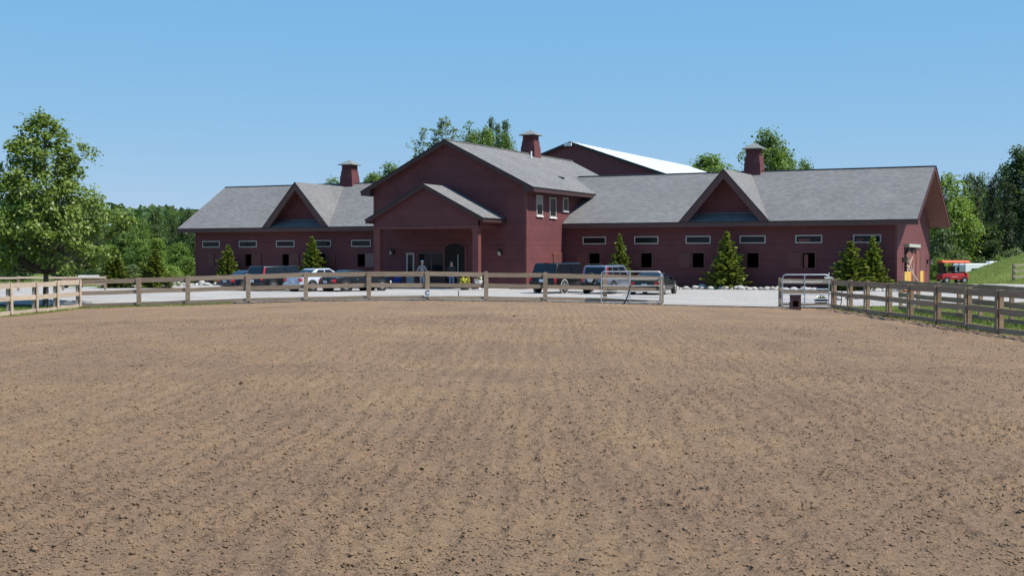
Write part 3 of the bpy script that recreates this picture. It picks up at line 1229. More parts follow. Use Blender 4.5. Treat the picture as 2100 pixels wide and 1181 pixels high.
def transom(xc, zc, curtain=False):
    hw, hh = .87, .265
    g = MB()
    g.box(xc - hw + .06, xc + hw - .06, -.02, -.008, zc - hh + .06, zc + hh - .06)
    wn = g.build('window', M['glass'], barn)
    frame_y(xc - hw, xc + hw, 0, zc - hh, zc + hh, .075).build('frame', M['frame'], wn)
    if curtain:
        g = MB()
        g.box(xc - hw + .2, xc + (.05 if curtain == 1 else -.25), -.028, -.0205, zc - hh + .08, zc + .02)
        g.build('lower_panel', M['shutter'], wn)


for k, c in enumerate(stR):
    transom(c + (-.0 if k else 0), 3.29 - .0 * k, 0 if k < 4 else k - 3)
for c in stL:
    transom(c, 3.2 if c < -44 else 3.2)


def stall(xc, hw, z0, z1, side, shut=.85):
    f_ = MB()
    wd = .09
    f_.box(xc - hw - wd, xc + hw + wd, -.035, -.001, z1, z1 + wd)
    f_.box(xc - hw - wd, xc + hw + wd, -.035, -.001, z0 - wd, z0)
    f_.box(xc - hw - wd, xc - hw, -.034, -.001, z0, z1)
    f_.box(xc + hw, xc + hw + wd, -.034, -.001, z0, z1)
    st = f_.build('stall_window', M['shutter'], barn)
    s_ = MB()
    x0 = xc + side * (hw + .10)
    x1 = x0 + side * shut
    s_.box(min(x0, x1), max(x0, x1), -.075, -.036, z0 - .03, z1 + .03)
    for k in (.15, .75):
        zz = z0 + (z1 - z0) * k
        s_.box(min(x0, x1) + .03, max(x0, x1) - .03, -.095, -.0755, zz, zz + .1)
    s_.build('shutter', M['shutterpale'] if side > 0 and xc > -42 else M['shutter'], st)
    return st


M['shutterpale'] = mat('pale brown shutter boards', (.17, .10, .095), (.21, .13, .12), 3, .7, .15)
for c in stR[:5]:
    st = stall(c, SW / 2, S0, S1, -1)
g = MB()
g.box(stR[4] - .34, stR[4] - .08, .12, .16, S0 + .02, S1 - .1)
g.build('inner_door', M['doorwood'], st)
for c in stL[1:]:
    stall(c, .33, S0, S1, 1)
g = MB()                                     # closed first shutter on the left wing
g.box(stL[0] - .3, stL[0] + .3, -.06, -.002, S0, S1)
g.build('shutter', M['shutter'], barn)

M['blind'] = mat('grey blind', (.26, .26, .25), rough=.7)
# sash windows and hatch on the sunny side of the central block
for b0, b1, z0, z1, sash in ((-5.0, -3.98, 4.90, 6.28, 1), (-2.85, -1.75, 4.85, 6.22, 0), (-.55, .32, 5.36, 6.30, 0)):
    g = MB()
    g.box(SA + .008, SA + .02, b0 + .07, b1 - .07, z0 + .07, z1 - .07)
    wn = g.build('window', M['glass'], barn)
    g = MB()
    for y0, y1, c0, c1 in ((b0, b1, z1 - .09, z1), (b0, b1, z0, z0 + .09), (b0, b0 + .09, z0 + .09, z1 - .09), (b1 - .09, b1, z0 + .09, z1 - .09)):
        g.box(SA + .001, SA + .06, y0, y1, c0, c1)
    if sash:
        g.box(SA + .001, SA + .05, b0 + .09, b1 - .09, (z0 + z1) / 2 + .05, (z0 + z1) / 2 + .11)
    g.build('frame', M['frame'], wn)
    g = MB()
    g.box(SA + .001, SA + .10, b0 - .04, b1 + .04, z0 - .07, z0 - .001)
    g.build('sill', M['white'], wn)
    if sash:                                   # half drawn blind
        g = MB()
        g.box(SA + .0205, SA + .03, b0 + .1, b1 - .1, (z0 + z1) / 2 + .12, z1 - .1)
        g.build('blind', M['blind'], wn)

g = MB()
b0, _z = ona(1134, 531, SA)
b1, _z = ona(1150, 531, SA)
g.box(SA + .001, SA + .05, b0, b1, 1.0, 2.28)
hd = g.build('hatch_door', M['shutter'], barn)
g = MB()
g.box(SA + .001, SA + .07, b0 - .1, b1 + .1, 2.281, 2.40)
g.box(SA + .001, SA + .07, b1 + .001, b1 + .1, .1, 2.28)
g.build('door_frame', M['doorwood'], hd)

M['doordark'] = mat('dark door paint', (.05, .022, .018), (.065, .03, .024), 3, .5)
# front of the central block: arched door, glazed door, lamps
def fx(u, v):
    return onb(u, v, CB)


x0, x1 = fx(914, 530)[0], fx(953, 530)[0]
xm = (x0 + x1) / 2
pts = [(x0, 0.07), (x1, 0.07)]
for k in range(9):
    a = pi * k / 8
    pts.append((xm + (x1 - x0) / 2 * math.cos(a), 2.72 + .32 * math.sin(a)))
g = MB()
g.prism([(a, CB - .05, z) for a, z in pts], (0, .045, 0))
ad = g.build('arched_door', M['dark'], barn)
g = MB()
g.box(xm + .22, xm + .27, CB - .075, CB - .051, .1, 2.3)
g.build('edge_strip', M['hood'], ad)
g = MB()
pa = [(xm + ((x1 - x0) / 2 + .1) * math.cos(pi * k / 12), 2.72 + .42 * math.sin(pi * k / 12)) for k in range(13)]
for p, q_ in zip(pa[:-1], pa[1:]):
    g.bar((p[0], CB - .04, p[1]), (q_[0], CB - .04, q_[1]), .10, .12, up=(0, 1, 0))
g.box(x0 - .16, x0 - .04, CB - .09, CB - .002, .07, 2.72)
g.box(x1 + .04, x1 + .16, CB - .09, CB - .002, .07, 2.72)
g.build('door_frame', M['redplain'], ad)
x0, x1 = fx(834, 540)[0], fx(850, 540)[0]
g = MB()
g.box(x0 + .1, x1 - .1, CB - .03, CB - .004, .9, 2.25)
gd = g.build('glazed_door', M['glass'], barn)
frame_y(x0, x1, CB - .01, .07, 2.42, .11).box(x0 + .11, x1 - .11, CB - .05, CB - .005, .18, .9).build('frame', M['frame'], gd)
# dark double doors between the two
x0, x1 = fx(858, 540)[0], fx(912, 540)[0]
g = MB()
g.box(x0, x1, CB - .03, CB - .003, .07, 2.55)
dd = g.build('double_door', M['doordark'], barn)
g = MB()
for a in (x0 + .1, (x0 + x1) / 2 + .08):
    g.box(a, a + (x1 - x0) / 2 - .18, CB - .045, CB - .0305, .95, 2.35)
g.build('pane', M['glass'], dd)


def wall_lamp(pos, nrm):
    px, py, pz_ = pos
    nx_, ny_ = nrm
    g = MB()
    g.box(px - .07 - .02 * abs(ny_), px + .07 + .02 * abs(ny_), py - .07 - .02 * abs(nx_), py + .07 + .02 * abs(nx_), pz_ - .15, pz_ + .15)
    g.tube([(px, py, pz_ + .05), (px + nx_ * .14, py + ny_ * .14, pz_ + .22), (px + nx_ * .26, py + ny_ * .26, pz_ + .2)], .02, 6)
    cx, cy = px + nx_ * .26, py + ny_ * .26
    g.lathe([(.02, .2), (.14, .1), (.15, .08), (.10, .07)], (cx, cy, pz_), 8)
    g.lathe([(.10, -.2), (.09, -.22), (.03, -.27)], (cx, cy, pz_), 8)
    for k in range(4):
        a = pi / 4 + k * pi / 2
        g.tube([(cx + .12 * math.cos(a), cy + .12 * math.sin(a), pz_ + .08), (cx + .1 * math.cos(a), cy + .1 * math.sin(a), pz_ - .2)], .012, 5)
    l_ = g.build('wall_lamp', M['lampmetal'], barn)
    g = MB()
    g.lathe([(.09, -.19), (.105, .07)], (cx, cy, pz_), 8)
    g.build('lamp_glass', M['lampglass'], l_)


for u, v in ((806, 517), (1027, 518)):
    x, z = fx(u, v)
    wall_lamp((x, CB - .02, z), (0, -1))
for u, v in ((1852, 533), (1902, 537)):
    y, z = ona(u, v, .05)
    wall_lamp((.03, y, z), (1, 0))

# right gable end: track hood and arched door leaves
def arched_leaf(y0, y1, zt, name, m, cross=False, off=.03):
    ym, h = (y0 + y1) / 2, (y1 - y0) / 2
    p = [(y0, .07), (y1, .07)] + [(ym + h * math.cos(pi * k / 10), zt - h * .75 + h * .75 * math.sin(pi * k / 10)) for k in range(11)]
    g = MB()
    g.prism([(off - .025, y, z) for y, z in p], (.05, 0, 0))
    d = g.build(name, m, barn)
    if cross:
        g = MB()
        xo = off + .045
        for z0 in (.1, 1.15):
            z1 = z0 + 1.0
            g.bar((xo, y0 + .1, z0), (xo, y1 - .1, z1), .10, .03, up=(1, 0, 0))
            g.bar((xo + .012, y1 - .1, z0), (xo + .012, y0 + .1, z1), .10, .03, up=(1, 0, 0))
        for y in (y0 + .06, y1 - .06):
            g.box(xo - .018, xo + .03, y - .06, y + .06, .08, zt - h * .7)
        g.build('cross_brace', M['paleboards'], d)
    return d


ys_ = [ona(u, 540, .03)[0] for u in (1856, 1868.5, 1876, 1877.5, 1884.5, 1886, 1896)]
g = MB()
g.box(.004, .02, ys_[0] - .15, ys_[4] + .1, .05, 2.72)
g.build('doorway', M['dark'], barn)
arched_leaf(ys_[0], ys_[1], 2.62, 'door_leaf', M['doorwood'], True, .10)
arched_leaf(ys_[1] + .02, ys_[2], 2.66, 'door_leaf', M['doorwood'], False, .06)
arched_leaf(ys_[3], ys_[4], 2.62, 'door_leaf', M['doorwood'], False, .06)
arched_leaf(ys_[5], ys_[6], 2.60, 'door_leaf', M['shutter'], False, .04)
g = MB()
g.box(.03, .34, ys_[0] - .25, ys_[2] + .5, 2.78, 2.98)
g.build('door_track', M['hood'], barn)

# small fittings on the central roof
g = MB()
yp, zp_ = 4.9, 0
x = CM + .9
g.tube([(x, yp, cz(x) - .05), (x, yp, cz(x) + .5)], .06, 8)
g.build('vent_pipe', M['white'], barn)
x = CM + 4.25
yv_ = None
for k in range(400):
    yv_ = -4 + k * .04
    P_ = bl(x, yv_, cz(x)) - EYEV
    if 1050 + FPX * P_.x / P_.y >= 1150:
        break
g = MB()
g.hexa([(x - .2, yv_ - .22, cz(x) + .01), (x + .2, yv_ - .22, cz(x) - .19), (x + .2, yv_ + .22, cz(x) - .19), (x - .2, yv_ + .22, cz(x) + .01),
        (x - .17, yv_ - .18, cz(x) + .12), (x + .2, yv_ - .18, cz(x) + .04), (x + .2, yv_ + .18, cz(x) + .04), (x - .17, yv_ + .18, cz(x) + .12)])
g.build('roof_vent', M['black'], barn)

# ------------------------------------------------------------------ riding hall behind
hall = thing('riding_hall', 'big dark red riding hall with a bright white metal roof behind the barn', 'hall', BARN, -TH)
HB0, HB1, HX, HZ, HW, HS = 25.0, 62.0, -32.9, 12.6, 16.0, .345
he = HZ - HW * HS
g = MB()
g.quad((HX - HW, HB0, 0), (HX + HW, HB0, 0), (HX + HW, HB0, he - .1), (HX, HB0, HZ - .1), (HX - HW, HB0, he - .1))
g.quad((HX - HW, HB1, 0), (HX + HW, HB1, 0), (HX + HW, HB1, he - .1), (HX, HB1, HZ - .1), (HX - HW, HB1, he - .1))
for s in (-1, 1):
    g.quad((HX + s * HW, HB0, 0), (HX + s * HW, HB1, 0), (HX + s * HW, HB1, he - .1), (HX + s * HW, HB0, he - .1))
g.build('wall', M['hallred'], hall)
g = MB()
for s in (-1, 1):
    x = HX + s * (HW + .4)
    z = HZ - (HW + .4) * HS
    pts = [(HX, HB0 - .3, HZ), (x, HB0 - .3, z), (x, HB1 + .3, z), (HX, HB1 + .3, HZ)]
    if s > 0:
        pts = pts[::-1]
    g.slab(pts, .08)
    n = 60
    for k in range(n + 1):                     # standing seams
        y = HB0 - .25 + (HB1 - HB0 + .5) * k / n
        g.bar((HX, y, HZ + .015), (x, y, z + .015), .03, .035)
g.build('roof', M['whiteroof'], hall)
g = MB()
for s in (-1, 1):
    x = HX + s * (HW + .4)
    z = HZ - (HW + .4) * HS
    g.prism([(HX, HB0 - .36, HZ + .02), (x, HB0 - .36, z + .02), (x, HB0 - .36, z - .22), (HX, HB0 - .36, HZ - .22)], (0, .055, 0))
g.build('rake_trim', M['drip'], hall)
g = MB()
g.box(HX - .5, HX + .2, HB0 - .5, HB0 - .365, HZ - .40, HZ - .12)
g.build('ridge_vent', M['white'], hall)

# ------------------------------------------------------------------ fences and gates
def fence(name, label, pts, inside, rails, top, skip=(), cat='fence', face=True, rnd_=random.Random(2), mats=('wood', 'woodx'), base=None, post=(.13, .13), bw=.2):
    """board fence: posts, boards nailed to the inside, face boards over the joints"""
    x0, y0 = pts[0]
    z0 = gzf(x0, y0)
    root = thing(name, label, cat, (x0, y0, z0))
    off = (x0, y0, z0)
    ix, iy = inside
    for k, (x, y) in enumerate(pts):
        z = gzf(x, y)
        g = MB()
        tl = rnd_.uniform(-.012, .012)
        hx, hy = post[0] / 2, post[1] / 2
        tp = top + rnd_.uniform(-.01, .03)
        g.hexa([(x - hx, y - hy, z - .35), (x + hx, y - hy, z - .35), (x + hx, y + hy, z - .35), (x - hx, y + hy, z - .35),
                (x - hx + tl, y - hy, z + tp), (x + hx + tl, y - hy, z + tp), (x + hx + tl, y + hy, z + tp), (x - hx + tl, y + hy, z + tp)])
        g.build('post', M[mats[0]], root, off)
        if face:
            g = MB()
            cx, cy = x + ix * (hx + .075), y + iy * (hy + .075)
            ax, ay = abs(iy) * bw / 2 + abs(ix) * .018, abs(ix) * bw / 2 + abs(iy) * .018
            g.hexa([(cx - ax, cy - ay, z + .09), (cx + ax, cy - ay, z + .09), (cx + ax, cy + ay, z + .09), (cx - ax, cy + ay, z + .09),
                    (cx - ax + tl, cy - ay, z + top - .01), (cx + ax + tl, cy - ay, z + top - .01), (cx + ax + tl, cy + ay, z + top - .01), (cx - ax + tl, cy + ay, z + top - .01)])
            g.build('face_board', M[mats[0]], root, off)
    for k in range(len(pts) - 1):
        if k in skip:
            continue
        (xa_, ya_), (xb_, yb_) = pts[k], pts[k + 1]
        za_, zb_ = gzf(xa_, ya_), gzf(xb_, yb_)
        hx, hy = post[0] / 2, post[1] / 2
        o = Vector((ix * (hx + .022), iy * (hy + .022), 0))
        for zl, zh in rails:
            g = MB()
            j1, j2 = rnd_.uniform(-.018, .018), rnd_.uniform(-.018, .018)
            p = Vector((xa_, ya_, za_ + (zl + zh) / 2 + j1)) + o
            q_ = Vector((xb_, yb_, zb_ + (zl + zh) / 2 + j2)) + o
            d = (q_ - p).normalized() * .004
            sd = Vector((ix, iy, 0)) * .019
            h_ = (zh - zl) / 2 + rnd_.uniform(-.006, .006)
            up = Vector((0, 0, h_))
            p, q_ = p + d, q_ - d
            # a little warp in the middle of every board
            mid = (p + q_) / 2 + Vector((0, 0, rnd_.uniform(-.014, .008)))
            n = len(g.v)
            for c in (p, mid, q_):
                g.v += [tuple(c - sd - up), tuple(c + sd - up), tuple(c + sd + up), tuple(c - sd + up)]
            for s_ in range(2):
                for e in range(4):
                    a, b = n + s_ * 4 + e, n + s_ * 4 + (e + 1) % 4
                    g.f.append((a, b, b + 4, a + 4))
            g.f += [(n + 3, n + 2, n + 1, n), (n + 8, n + 9, n + 10, n + 11)]
            g.build('rail', M[mats[1]], root, off)
    return root


RAILS = [(1.10, 1.31), (.60, .79), (.05, .21)]
YFR = 60.5


def px(u, y):
    return (u - 1050) / FPX * y


CX, RX_ = px(162, YFR), 14.6
frontp = [(CX, YFR)] + [(px(u, YFR), YFR) for u in (286, 386, 510, 628, 757, 877, 997, 1118, 1240, 1356)]
front = fence('board_fence', 'long weathered three-board fence across the front of the barn with the letter sign', frontp, (0, -1), RAILS, 1.33)
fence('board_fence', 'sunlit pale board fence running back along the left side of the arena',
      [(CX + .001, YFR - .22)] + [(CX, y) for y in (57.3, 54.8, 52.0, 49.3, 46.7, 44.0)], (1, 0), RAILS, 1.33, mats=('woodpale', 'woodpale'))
fence('board_fence', 'short panel of board fence behind the right-hand gate', [(px(1600, YFR), YFR), (px(1708, YFR), YFR)], (0, -1), RAILS, 1.36, face=False)
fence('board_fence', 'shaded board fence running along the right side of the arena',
      [(RX_, y) for y in (59.5, 56.7, 54.0, 50.8, 48.07, 45.0, 42.03, 39.3, 36.67, 34.1)], (-1, 0), RAILS, 1.33, mats=('woodshadewarm', 'woodshadewarm'))
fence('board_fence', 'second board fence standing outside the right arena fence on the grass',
      [(16.95, y) for y in (57.4, 54.9, 52.3, 49.9, 47.6, 44.65, 42.0, 39.4, 36.8, 34.2)], (-1, 0), RAILS, 1.33, face=False, mats=('woodshadewarm', 'woodshadewarm'))
hp = at_y(2079, 565, 102)
fence('hill_fence', 'pale post and rail fence up on the grass mound at the right edge', [(hp.x, hp.y), (hp.x + 2.5, hp.y + .2), (hp.x + 5, hp.y + .5), (hp.x + 7.5, hp.y + .9)],
      (0, -1), [(1.12, 1.27), (.70, .85), (.25, .40)], 1.35, face=False, mats=('wood', 'woodpale'), post=(.2, .2))
fence('split_rail_fence', 'low pale split rail fence at the left edge beyond the arena fence', [(-33.0, 80.5), (-30.6, 81.6), (-28.2, 82.7), (-25.9, 83.8)],
      (0, -1), [(.78, .90), (.38, .50)], .95, face=False, mats=('wood', 'woodpale'))
fence('timber_rail', 'low pale timber rail beside the stones left of the barn', [(-30.0, 110.5), (-28.6, 109.8), (-27.2, 109.1)],
      (0, -1), [(.32, .44), (.05, .15)], .46, face=False, mats=('woodpale', 'woodpale'))

# letter sign hung on the front fence
cx = px(877, YFR)
zs = gzf(cx, YFR)
sg = thing('letter_sign', 'small white square board with a black letter C on the fence post', 'sign', (cx, YFR - .20, zs + .18))
MB().box(-.15, .15, -.012, .012, 0, .31).build('board', M['white'], sg)
fc = bpy.data.curves.new('letter', 'FONT')
fc.body = 'C'
fc.size = .30
fc.align_x = 'CENTER'
fc.align_y = 'CENTER'
fc.extrude = .003
fc.offset = .004
fo = bpy.data.objects.new('letter_tmp', fc)
COL.objects.link(fo)
dg = bpy.context.evaluated_depsgraph_get()
lm = bpy.data.meshes.new_from_object(fo.evaluated_get(dg))
bpy.data.objects.remove(fo)
lo = link('letter', lm, None, sg)
lm.materials.clear()
lm.materials.append(M['black'])
lo.location = (0, -.018, .155)
lo.rotation_euler = (pi / 2, 0, 0)


def tube_gate(name, label, u0, u1, y, vs, um, m, vb, lab_extra=None):
    x0, x1, xm = px(u0, y), px(u1, y), px(um, y)
    zb = gzf((x0 + x1) / 2, y)
    root = thing(name, label, 'gate', (x0, y, zb))
    hs = [EYE - (v - 533) * y / FPX - zb for v in vs]
    W_ = x1 - x0
    r = .026
    top, bot = hs[0], hs[-1]
    g = MB()
    path = [(0, 0, bot)]
    c = .16
    path += [(c - c * math.cos(a), 0, top - c + c * math.sin(a)) for a in (0, .4, .8, 1.2, pi / 2)]
    path += [(W_ - c + c * math.sin(a), 0, top - c + c * math.cos(a)) for a in (0, .4, .8, 1.2, pi / 2)]
    path += [(W_, 0, bot)]
    g.tube(path, r, 10)
    g.build('frame', M[m], root, smooth=50)
    for h in hs[1:]:
        g = MB()
        g.tube([(.01, 0, h), (W_ * .5, 0, h - .006), (W_ - .01, 0, h)], .022, 8)
        g.build('bar', M[m], root, smooth=50)
    g = MB()
    g.box(xm - x0 - .022, xm - x0 + .022, -.032, -.024, bot, top)
    g.build('upright', M[m], root)
    return root, W_, hs


gt, W_, hs = tube_gate('tube_gate', 'shiny galvanised tube gate swung open against the front fence', 1233, 1356, 60.12, [557, 571.5, 586, 597.5, 609, 620], 1292, 'galv', 622)
g = MB()
g.tube([(W_ * .49, -.05, hs[2] + .02), (W_ * .44, -.06, .36), (W_ * .405, -.05, .14), (W_ * .38, -.05, .02)], [.02, .03, .028, .02], 6)
g.build('strap', M['black'], gt)
g = MB()
g.box(W_ - .05, W_ + .09, -.05, .03, hs[0] - .26, hs[0] - .12)
g.build('latch', M['galv'], gt)
gt2, W2, hs2 = tube_gate('tube_gate', 'shade-tinted blue grey tube gate folded back in front of the right fence panel', 1605, 1700, 60.05, [563.5, 578, 593, 603, 613, 619, 628], 1650, 'galvshade', 630)
g = MB()
g.box(W2 - .2, W2 + .03, -.05, .02, hs2[0] - .17, hs2[0] - .10)
g.tube([(W2 - .02, 0, hs2[0] - .1), (W2 - .0, 0, hs2[0] + .1)], .02, 6)
g.build('latch', M['white'], gt2)
for k in (.9, .45):
    g = MB()
    g.box(W2 + .02, W2 + .16, -.02, .03, hs2[0] * k, hs2[0] * k + .05)
    g.build('hinge', M['white'], gt2)

# brown mounting block in front of that gate
p = at_z(1631, 635, gzf(12.6, 57.5))
mbk = thing('mounting_block', 'brown wooden mounting block with an open front by the right gate', 'mounting block', (p.x - .22, p.y, gzf(p.x, p.y) + .0), R_(-9))
g = MB()
g.box(0, .46, 0, .03, 0, .12)
g.box(0, .11, 0, .03, .12, .62)
g.box(.35, .46, 0, .03, .12, .62)
g.hexa([(.11, 0, .40), (.35, 0, .40), (.35, .03, .40), (.11, .03, .40), (.11, 0, .62), (.35, 0, .62), (.35, .03, .62), (.11, .03, .62)])
g.build('front_board', M['mount'], mbk)
g = MB()
g.prism([(.462, .0, 0), (.462, .95, 0), (.462, .95, .26), (.462, .5, .26), (.462, .5, .61), (.462, 0, .61)], (-.03, 0, 0))
g.prism([(.03, .03, 0), (.03, .95, 0), (.03, .95, .26), (.03, .5, .26), (.03, .5, .61), (.03, .03, .61)], (-.03, 0, 0))
g.build('side_board', M['mountside'], mbk)
g = MB()
g.box(-.02, .48, -.02, .52, .622, .655)
g.box(-.02, .48, .521, .99, .262, .295)
g.build('tread', M['mountside'], mbk)
g = MB()
g.quad((.03, .48, 0), (.43, .48, 0), (.43, .48, .6), (.03, .48, .6))
g.build('back_board', M['mount'], mbk)


# ------------------------------------------------------------------ foliage helpers
def leaf_quads(C, Nn, L, Wd, rs):
    """C centres, Nn normals, L lengths, Wd widths -> folded leaf faces"""
    n = len(C)
    t_ = rs.normal(size=(n, 3))
    t_ -= Nn * (t_ * Nn).sum(1, keepdims=True)
    t_ /= np.linalg.norm(t_, axis=1, keepdims=True) + 1e-9
    s_ = np.cross(Nn, t_)
    L = np.asarray(L)[:, None]
    Wd = np.asarray(Wd)[:, None]
    a = C - t_ * L * .5
    b = C + s_ * Wd * .5 + Nn * L * .06
    c = C + t_ * L * .5 - Nn * L * .10
    d = C - s_ * Wd * .5 + Nn * L * .06
    V = np.stack([a, b, c, d], 1).reshape(-1, 3)
    F = np.arange(n * 4).reshape(-1, 4)
    return V, F


def unit(v):
    return v / (np.linalg.norm(v, axis=1, keepdims=True) + 1e-9)


def crown_mesh(name, seed, ncl, nleaf, lsize, shape, spread=.09, mat_='leafB', lw=.7, asp=1.0):
    """shape(rs, n) -> cluster centres in a unit tree (radius .5, height 1)"""
    rs = np.random.RandomState(seed)
    cl = shape(rs, ncl, asp)
    sz = spread * (.6 + .8 * rs.rand(len(cl)))
    idx = np.repeat(np.arange(len(cl)), nleaf)
    C = cl[idx] + rs.normal(size=(len(idx), 3)) * sz[idx][:, None] * np.array([1, 1, .62])
    ctr = np.array([0, 0, .5 * asp])
    Nn = unit(unit(C - ctr) * .55 + np.array([0, 0, .55]) + rs.normal(size=C.shape) * .55)
    L = lsize * (.6 + .8 * rs.rand(len(C)))
    V, F = leaf_quads(C, Nn, L, L * lw, rs)
    V[:, 2] /= asp                             # stored for a tree of unit height
    cl[:, 2] /= asp
    me_o = np_mesh(name, V, F, M[mat_])
    me = me_o.data
    bpy.data.objects.remove(me_o)
    return me, cl


def lobes(seed, items, inner=.25):
    """cluster sampler from a list of ellipsoid lobes (x, y, z, rx, ry, rz, weight)"""
    it = np.array(items, float)

    def f(rs, n, asp):
        w_ = it[:, 6] / it[:, 6].sum()
        k = rs.choice(len(it), n, p=w_)
        d = unit(rs.normal(size=(n, 3)))
        r = (inner + (1 - inner) * rs.rand(n)) ** .45
        return it[k, :3] * np.array([1, 1, asp]) + d * r[:, None] * it[k, 3:6]
    return f


def rand_lobes(seed, n, zlo, zhi, prof, r0=.2):
    rr = random.Random(seed)
    out = []
    for k in range(n):
        z = zlo + (zhi - zlo) * (k + rr.random()) / n
        R__ = prof((z - zlo) / (zhi - zlo))
        a = k * 2.4 + rr.uniform(-.5, .5)
        rad_ = max(R__ - r0 * .7, 0) * rr.uniform(.5, 1.0)
        s = r0 * rr.uniform(.75, 1.25) * (.55 + .9 * R__)
        out.append((rad_ * math.cos(a), rad_ * math.sin(a), z, s, s, s * .8, s * s))
    return out


def trunk_mesh(name, seed, cl, h0, r0, nb=14, lean=0.0):
    rr = random.Random(seed)
    g = MB()
    top = .86
    path, rad_ = [], []
    for k in range(8):
        t_ = k / 7
        path.append((lean * t_ + .012 * math.sin(5 * t_ + seed), .012 * math.cos(4 * t_ + seed) - .012, top * t_ - .02))
        rad_.append(r0 * (1 - .85 * t_) * (1.35 if k == 0 else 1))
    g.tube(path, rad_, 8)
    for k in range(nb):
        c = cl[rr.randrange(len(cl))]
        t_ = min(max((c[2] - .12) / top * rr.uniform(.55, .9), h0 / top), .92)
        i_ = t_ * 7
        a = int(i_)
        b = min(a + 1, 7)
        f_ = i_ - a
        p = [path[a][q_] * (1 - f_) + path[b][q_] * f_ for q_ in range(3)]
        m_ = [(p[q_] + c[q_]) / 2 + (0, 0, -.02)[q_] for q_ in range(3)]
        r1 = r0 * (1 - .85 * t_) * .55
        g.tube([p, m_, c], [r1, r1 * .6, r1 * .15], 5)
    o = g.build(name, M['bark'], None, smooth=60)
    me = o.data
    bpy.data.objects.remove(o)
    return me


PROT = {}


def proto(key, seed, items, ncl, nleaf, ls, sp, h0=.18, r0=.022, lean=0, lw=.7, nb=14, inner=.25, asp=1.0):
    me, cl = crown_mesh('crown', seed, ncl, nleaf, ls, lobes(seed, items, inner), sp, 'leafB', lw, asp)
    PROT[key] = (me, trunk_mesh('trunk', seed, cl, h0, r0, nb, lean))


round_p = lambda t_: .5 * math.sqrt(max(0, 1 - (2 * t_ - .9) ** 2 * .95))
tall_p = lambda t_: .5 * (1 - .75 * t_) * min(1, .5 + 3 * t_)
dome_p = lambda t_: .5 * math.sqrt(max(0.02, 1 - t_ ** 2))
cone_p = lambda t_: .5 * (1 - .9 * t_)
col_p = lambda t_: .5 * (1 - t_ * .55)
proto('round1', 21, rand_lobes(1, 22, .22, .93, round_p, .22), 460, 14, .052, .06, asp=1.9)
proto('round2', 22, rand_lobes(2, 24, .20, .94, round_p, .22), 460, 14, .052, .06, asp=1.9)
proto('round3', 26, rand_lobes(8, 19, .24, .93, round_p, .25), 460, 14, .052, .065, asp=1.9)
proto('tall1', 23, rand_lobes(3, 28, .12, .95, tall_p, .19), 460, 14, .050, .055, asp=2.3)
proto('tall2', 27, rand_lobes(13, 26, .10, .95, tall_p, .20), 460, 14, .050, .055, asp=2.3)
proto('dome', 24, rand_lobes(4, 22, .2, .9, dome_p), 380, 15, .046, .05, asp=1.2)
proto('pine1', 25, rand_lobes(5, 34, .12, .97, cone_p, .17), 480, 14, .046, .05, lw=.45, asp=2.8)
proto('pine2', 28, rand_lobes(15, 32, .10, .97, cone_p, .18), 480, 14, .046, .05, lw=.45, asp=2.8)
high_p = lambda t_: .5 * math.sqrt(max(0.02, 1 - (2 * t_ - .95) ** 2))
proto('sparse', 31, rand_lobes(6, 20, .66, .975, high_p, .19), 210, 13, .055, .045, .55, .018, 0, .75, 40, .1, 3.8)
proto('sparse2', 32, rand_lobes(16, 17, .60, .98, high_p, .18), 170, 13, .055, .05, .5, .018, .05, .75, 40, .1, 3.8)
proto('high1', 36, rand_lobes(11, 24, .62, .975, high_p, .24), 420, 14, .055, .06, .5, .02, 0, .75, 30, .2, 3.2)
proto('high2', 37, rand_lobes(12, 22, .62, .975, high_p, .25), 420, 14, .055, .06, .5, .02, 0, .75, 30, .2, 3.2)
proto('column', 33, rand_lobes(7, 44, .5, .99, col_p, .34), 330, 12, .16, .16, .3, .03, asp=14)
proto('shrub', 34, rand_lobes(9, 14, .15, .85, dome_p, .24), 240, 14, .06, .06, .02, .02)
proto('shrub2', 35, rand_lobes(19, 12, .2, .85, dome_p, .27), 240, 14, .06, .07, .02, .02)


def tree(key, label, u, vtop, wpx, Y, leaf, name='broadleaf_tree', cat='tree', group=None, zb=None, rot=None):
    x = px(u, Y)
    z = gzf(x, Y) if zb is None else zb
    zt = EYE + (533 - vtop) / FPX * Y
    h = (zt - z) * 1.02
    wd = wpx / FPX * Y * 1.08
    root = thing(name, label, cat, (x, Y, z - .05), rnd.uniform(0, 6.28) if rot is None else rot, group)
    root.scale = (wd, wd, h)
    cm, tm = PROT[key]
    for nm, me, m in (('crown', cm, M[leaf]), ('trunk', tm, M['bark'])):
        o = bpy.data.objects.new(nm, me)
        COL.objects.link(o)
        o.parent = root
        o.material_slots[0].link = 'OBJECT'
        o.material_slots[0].material = m
    return root


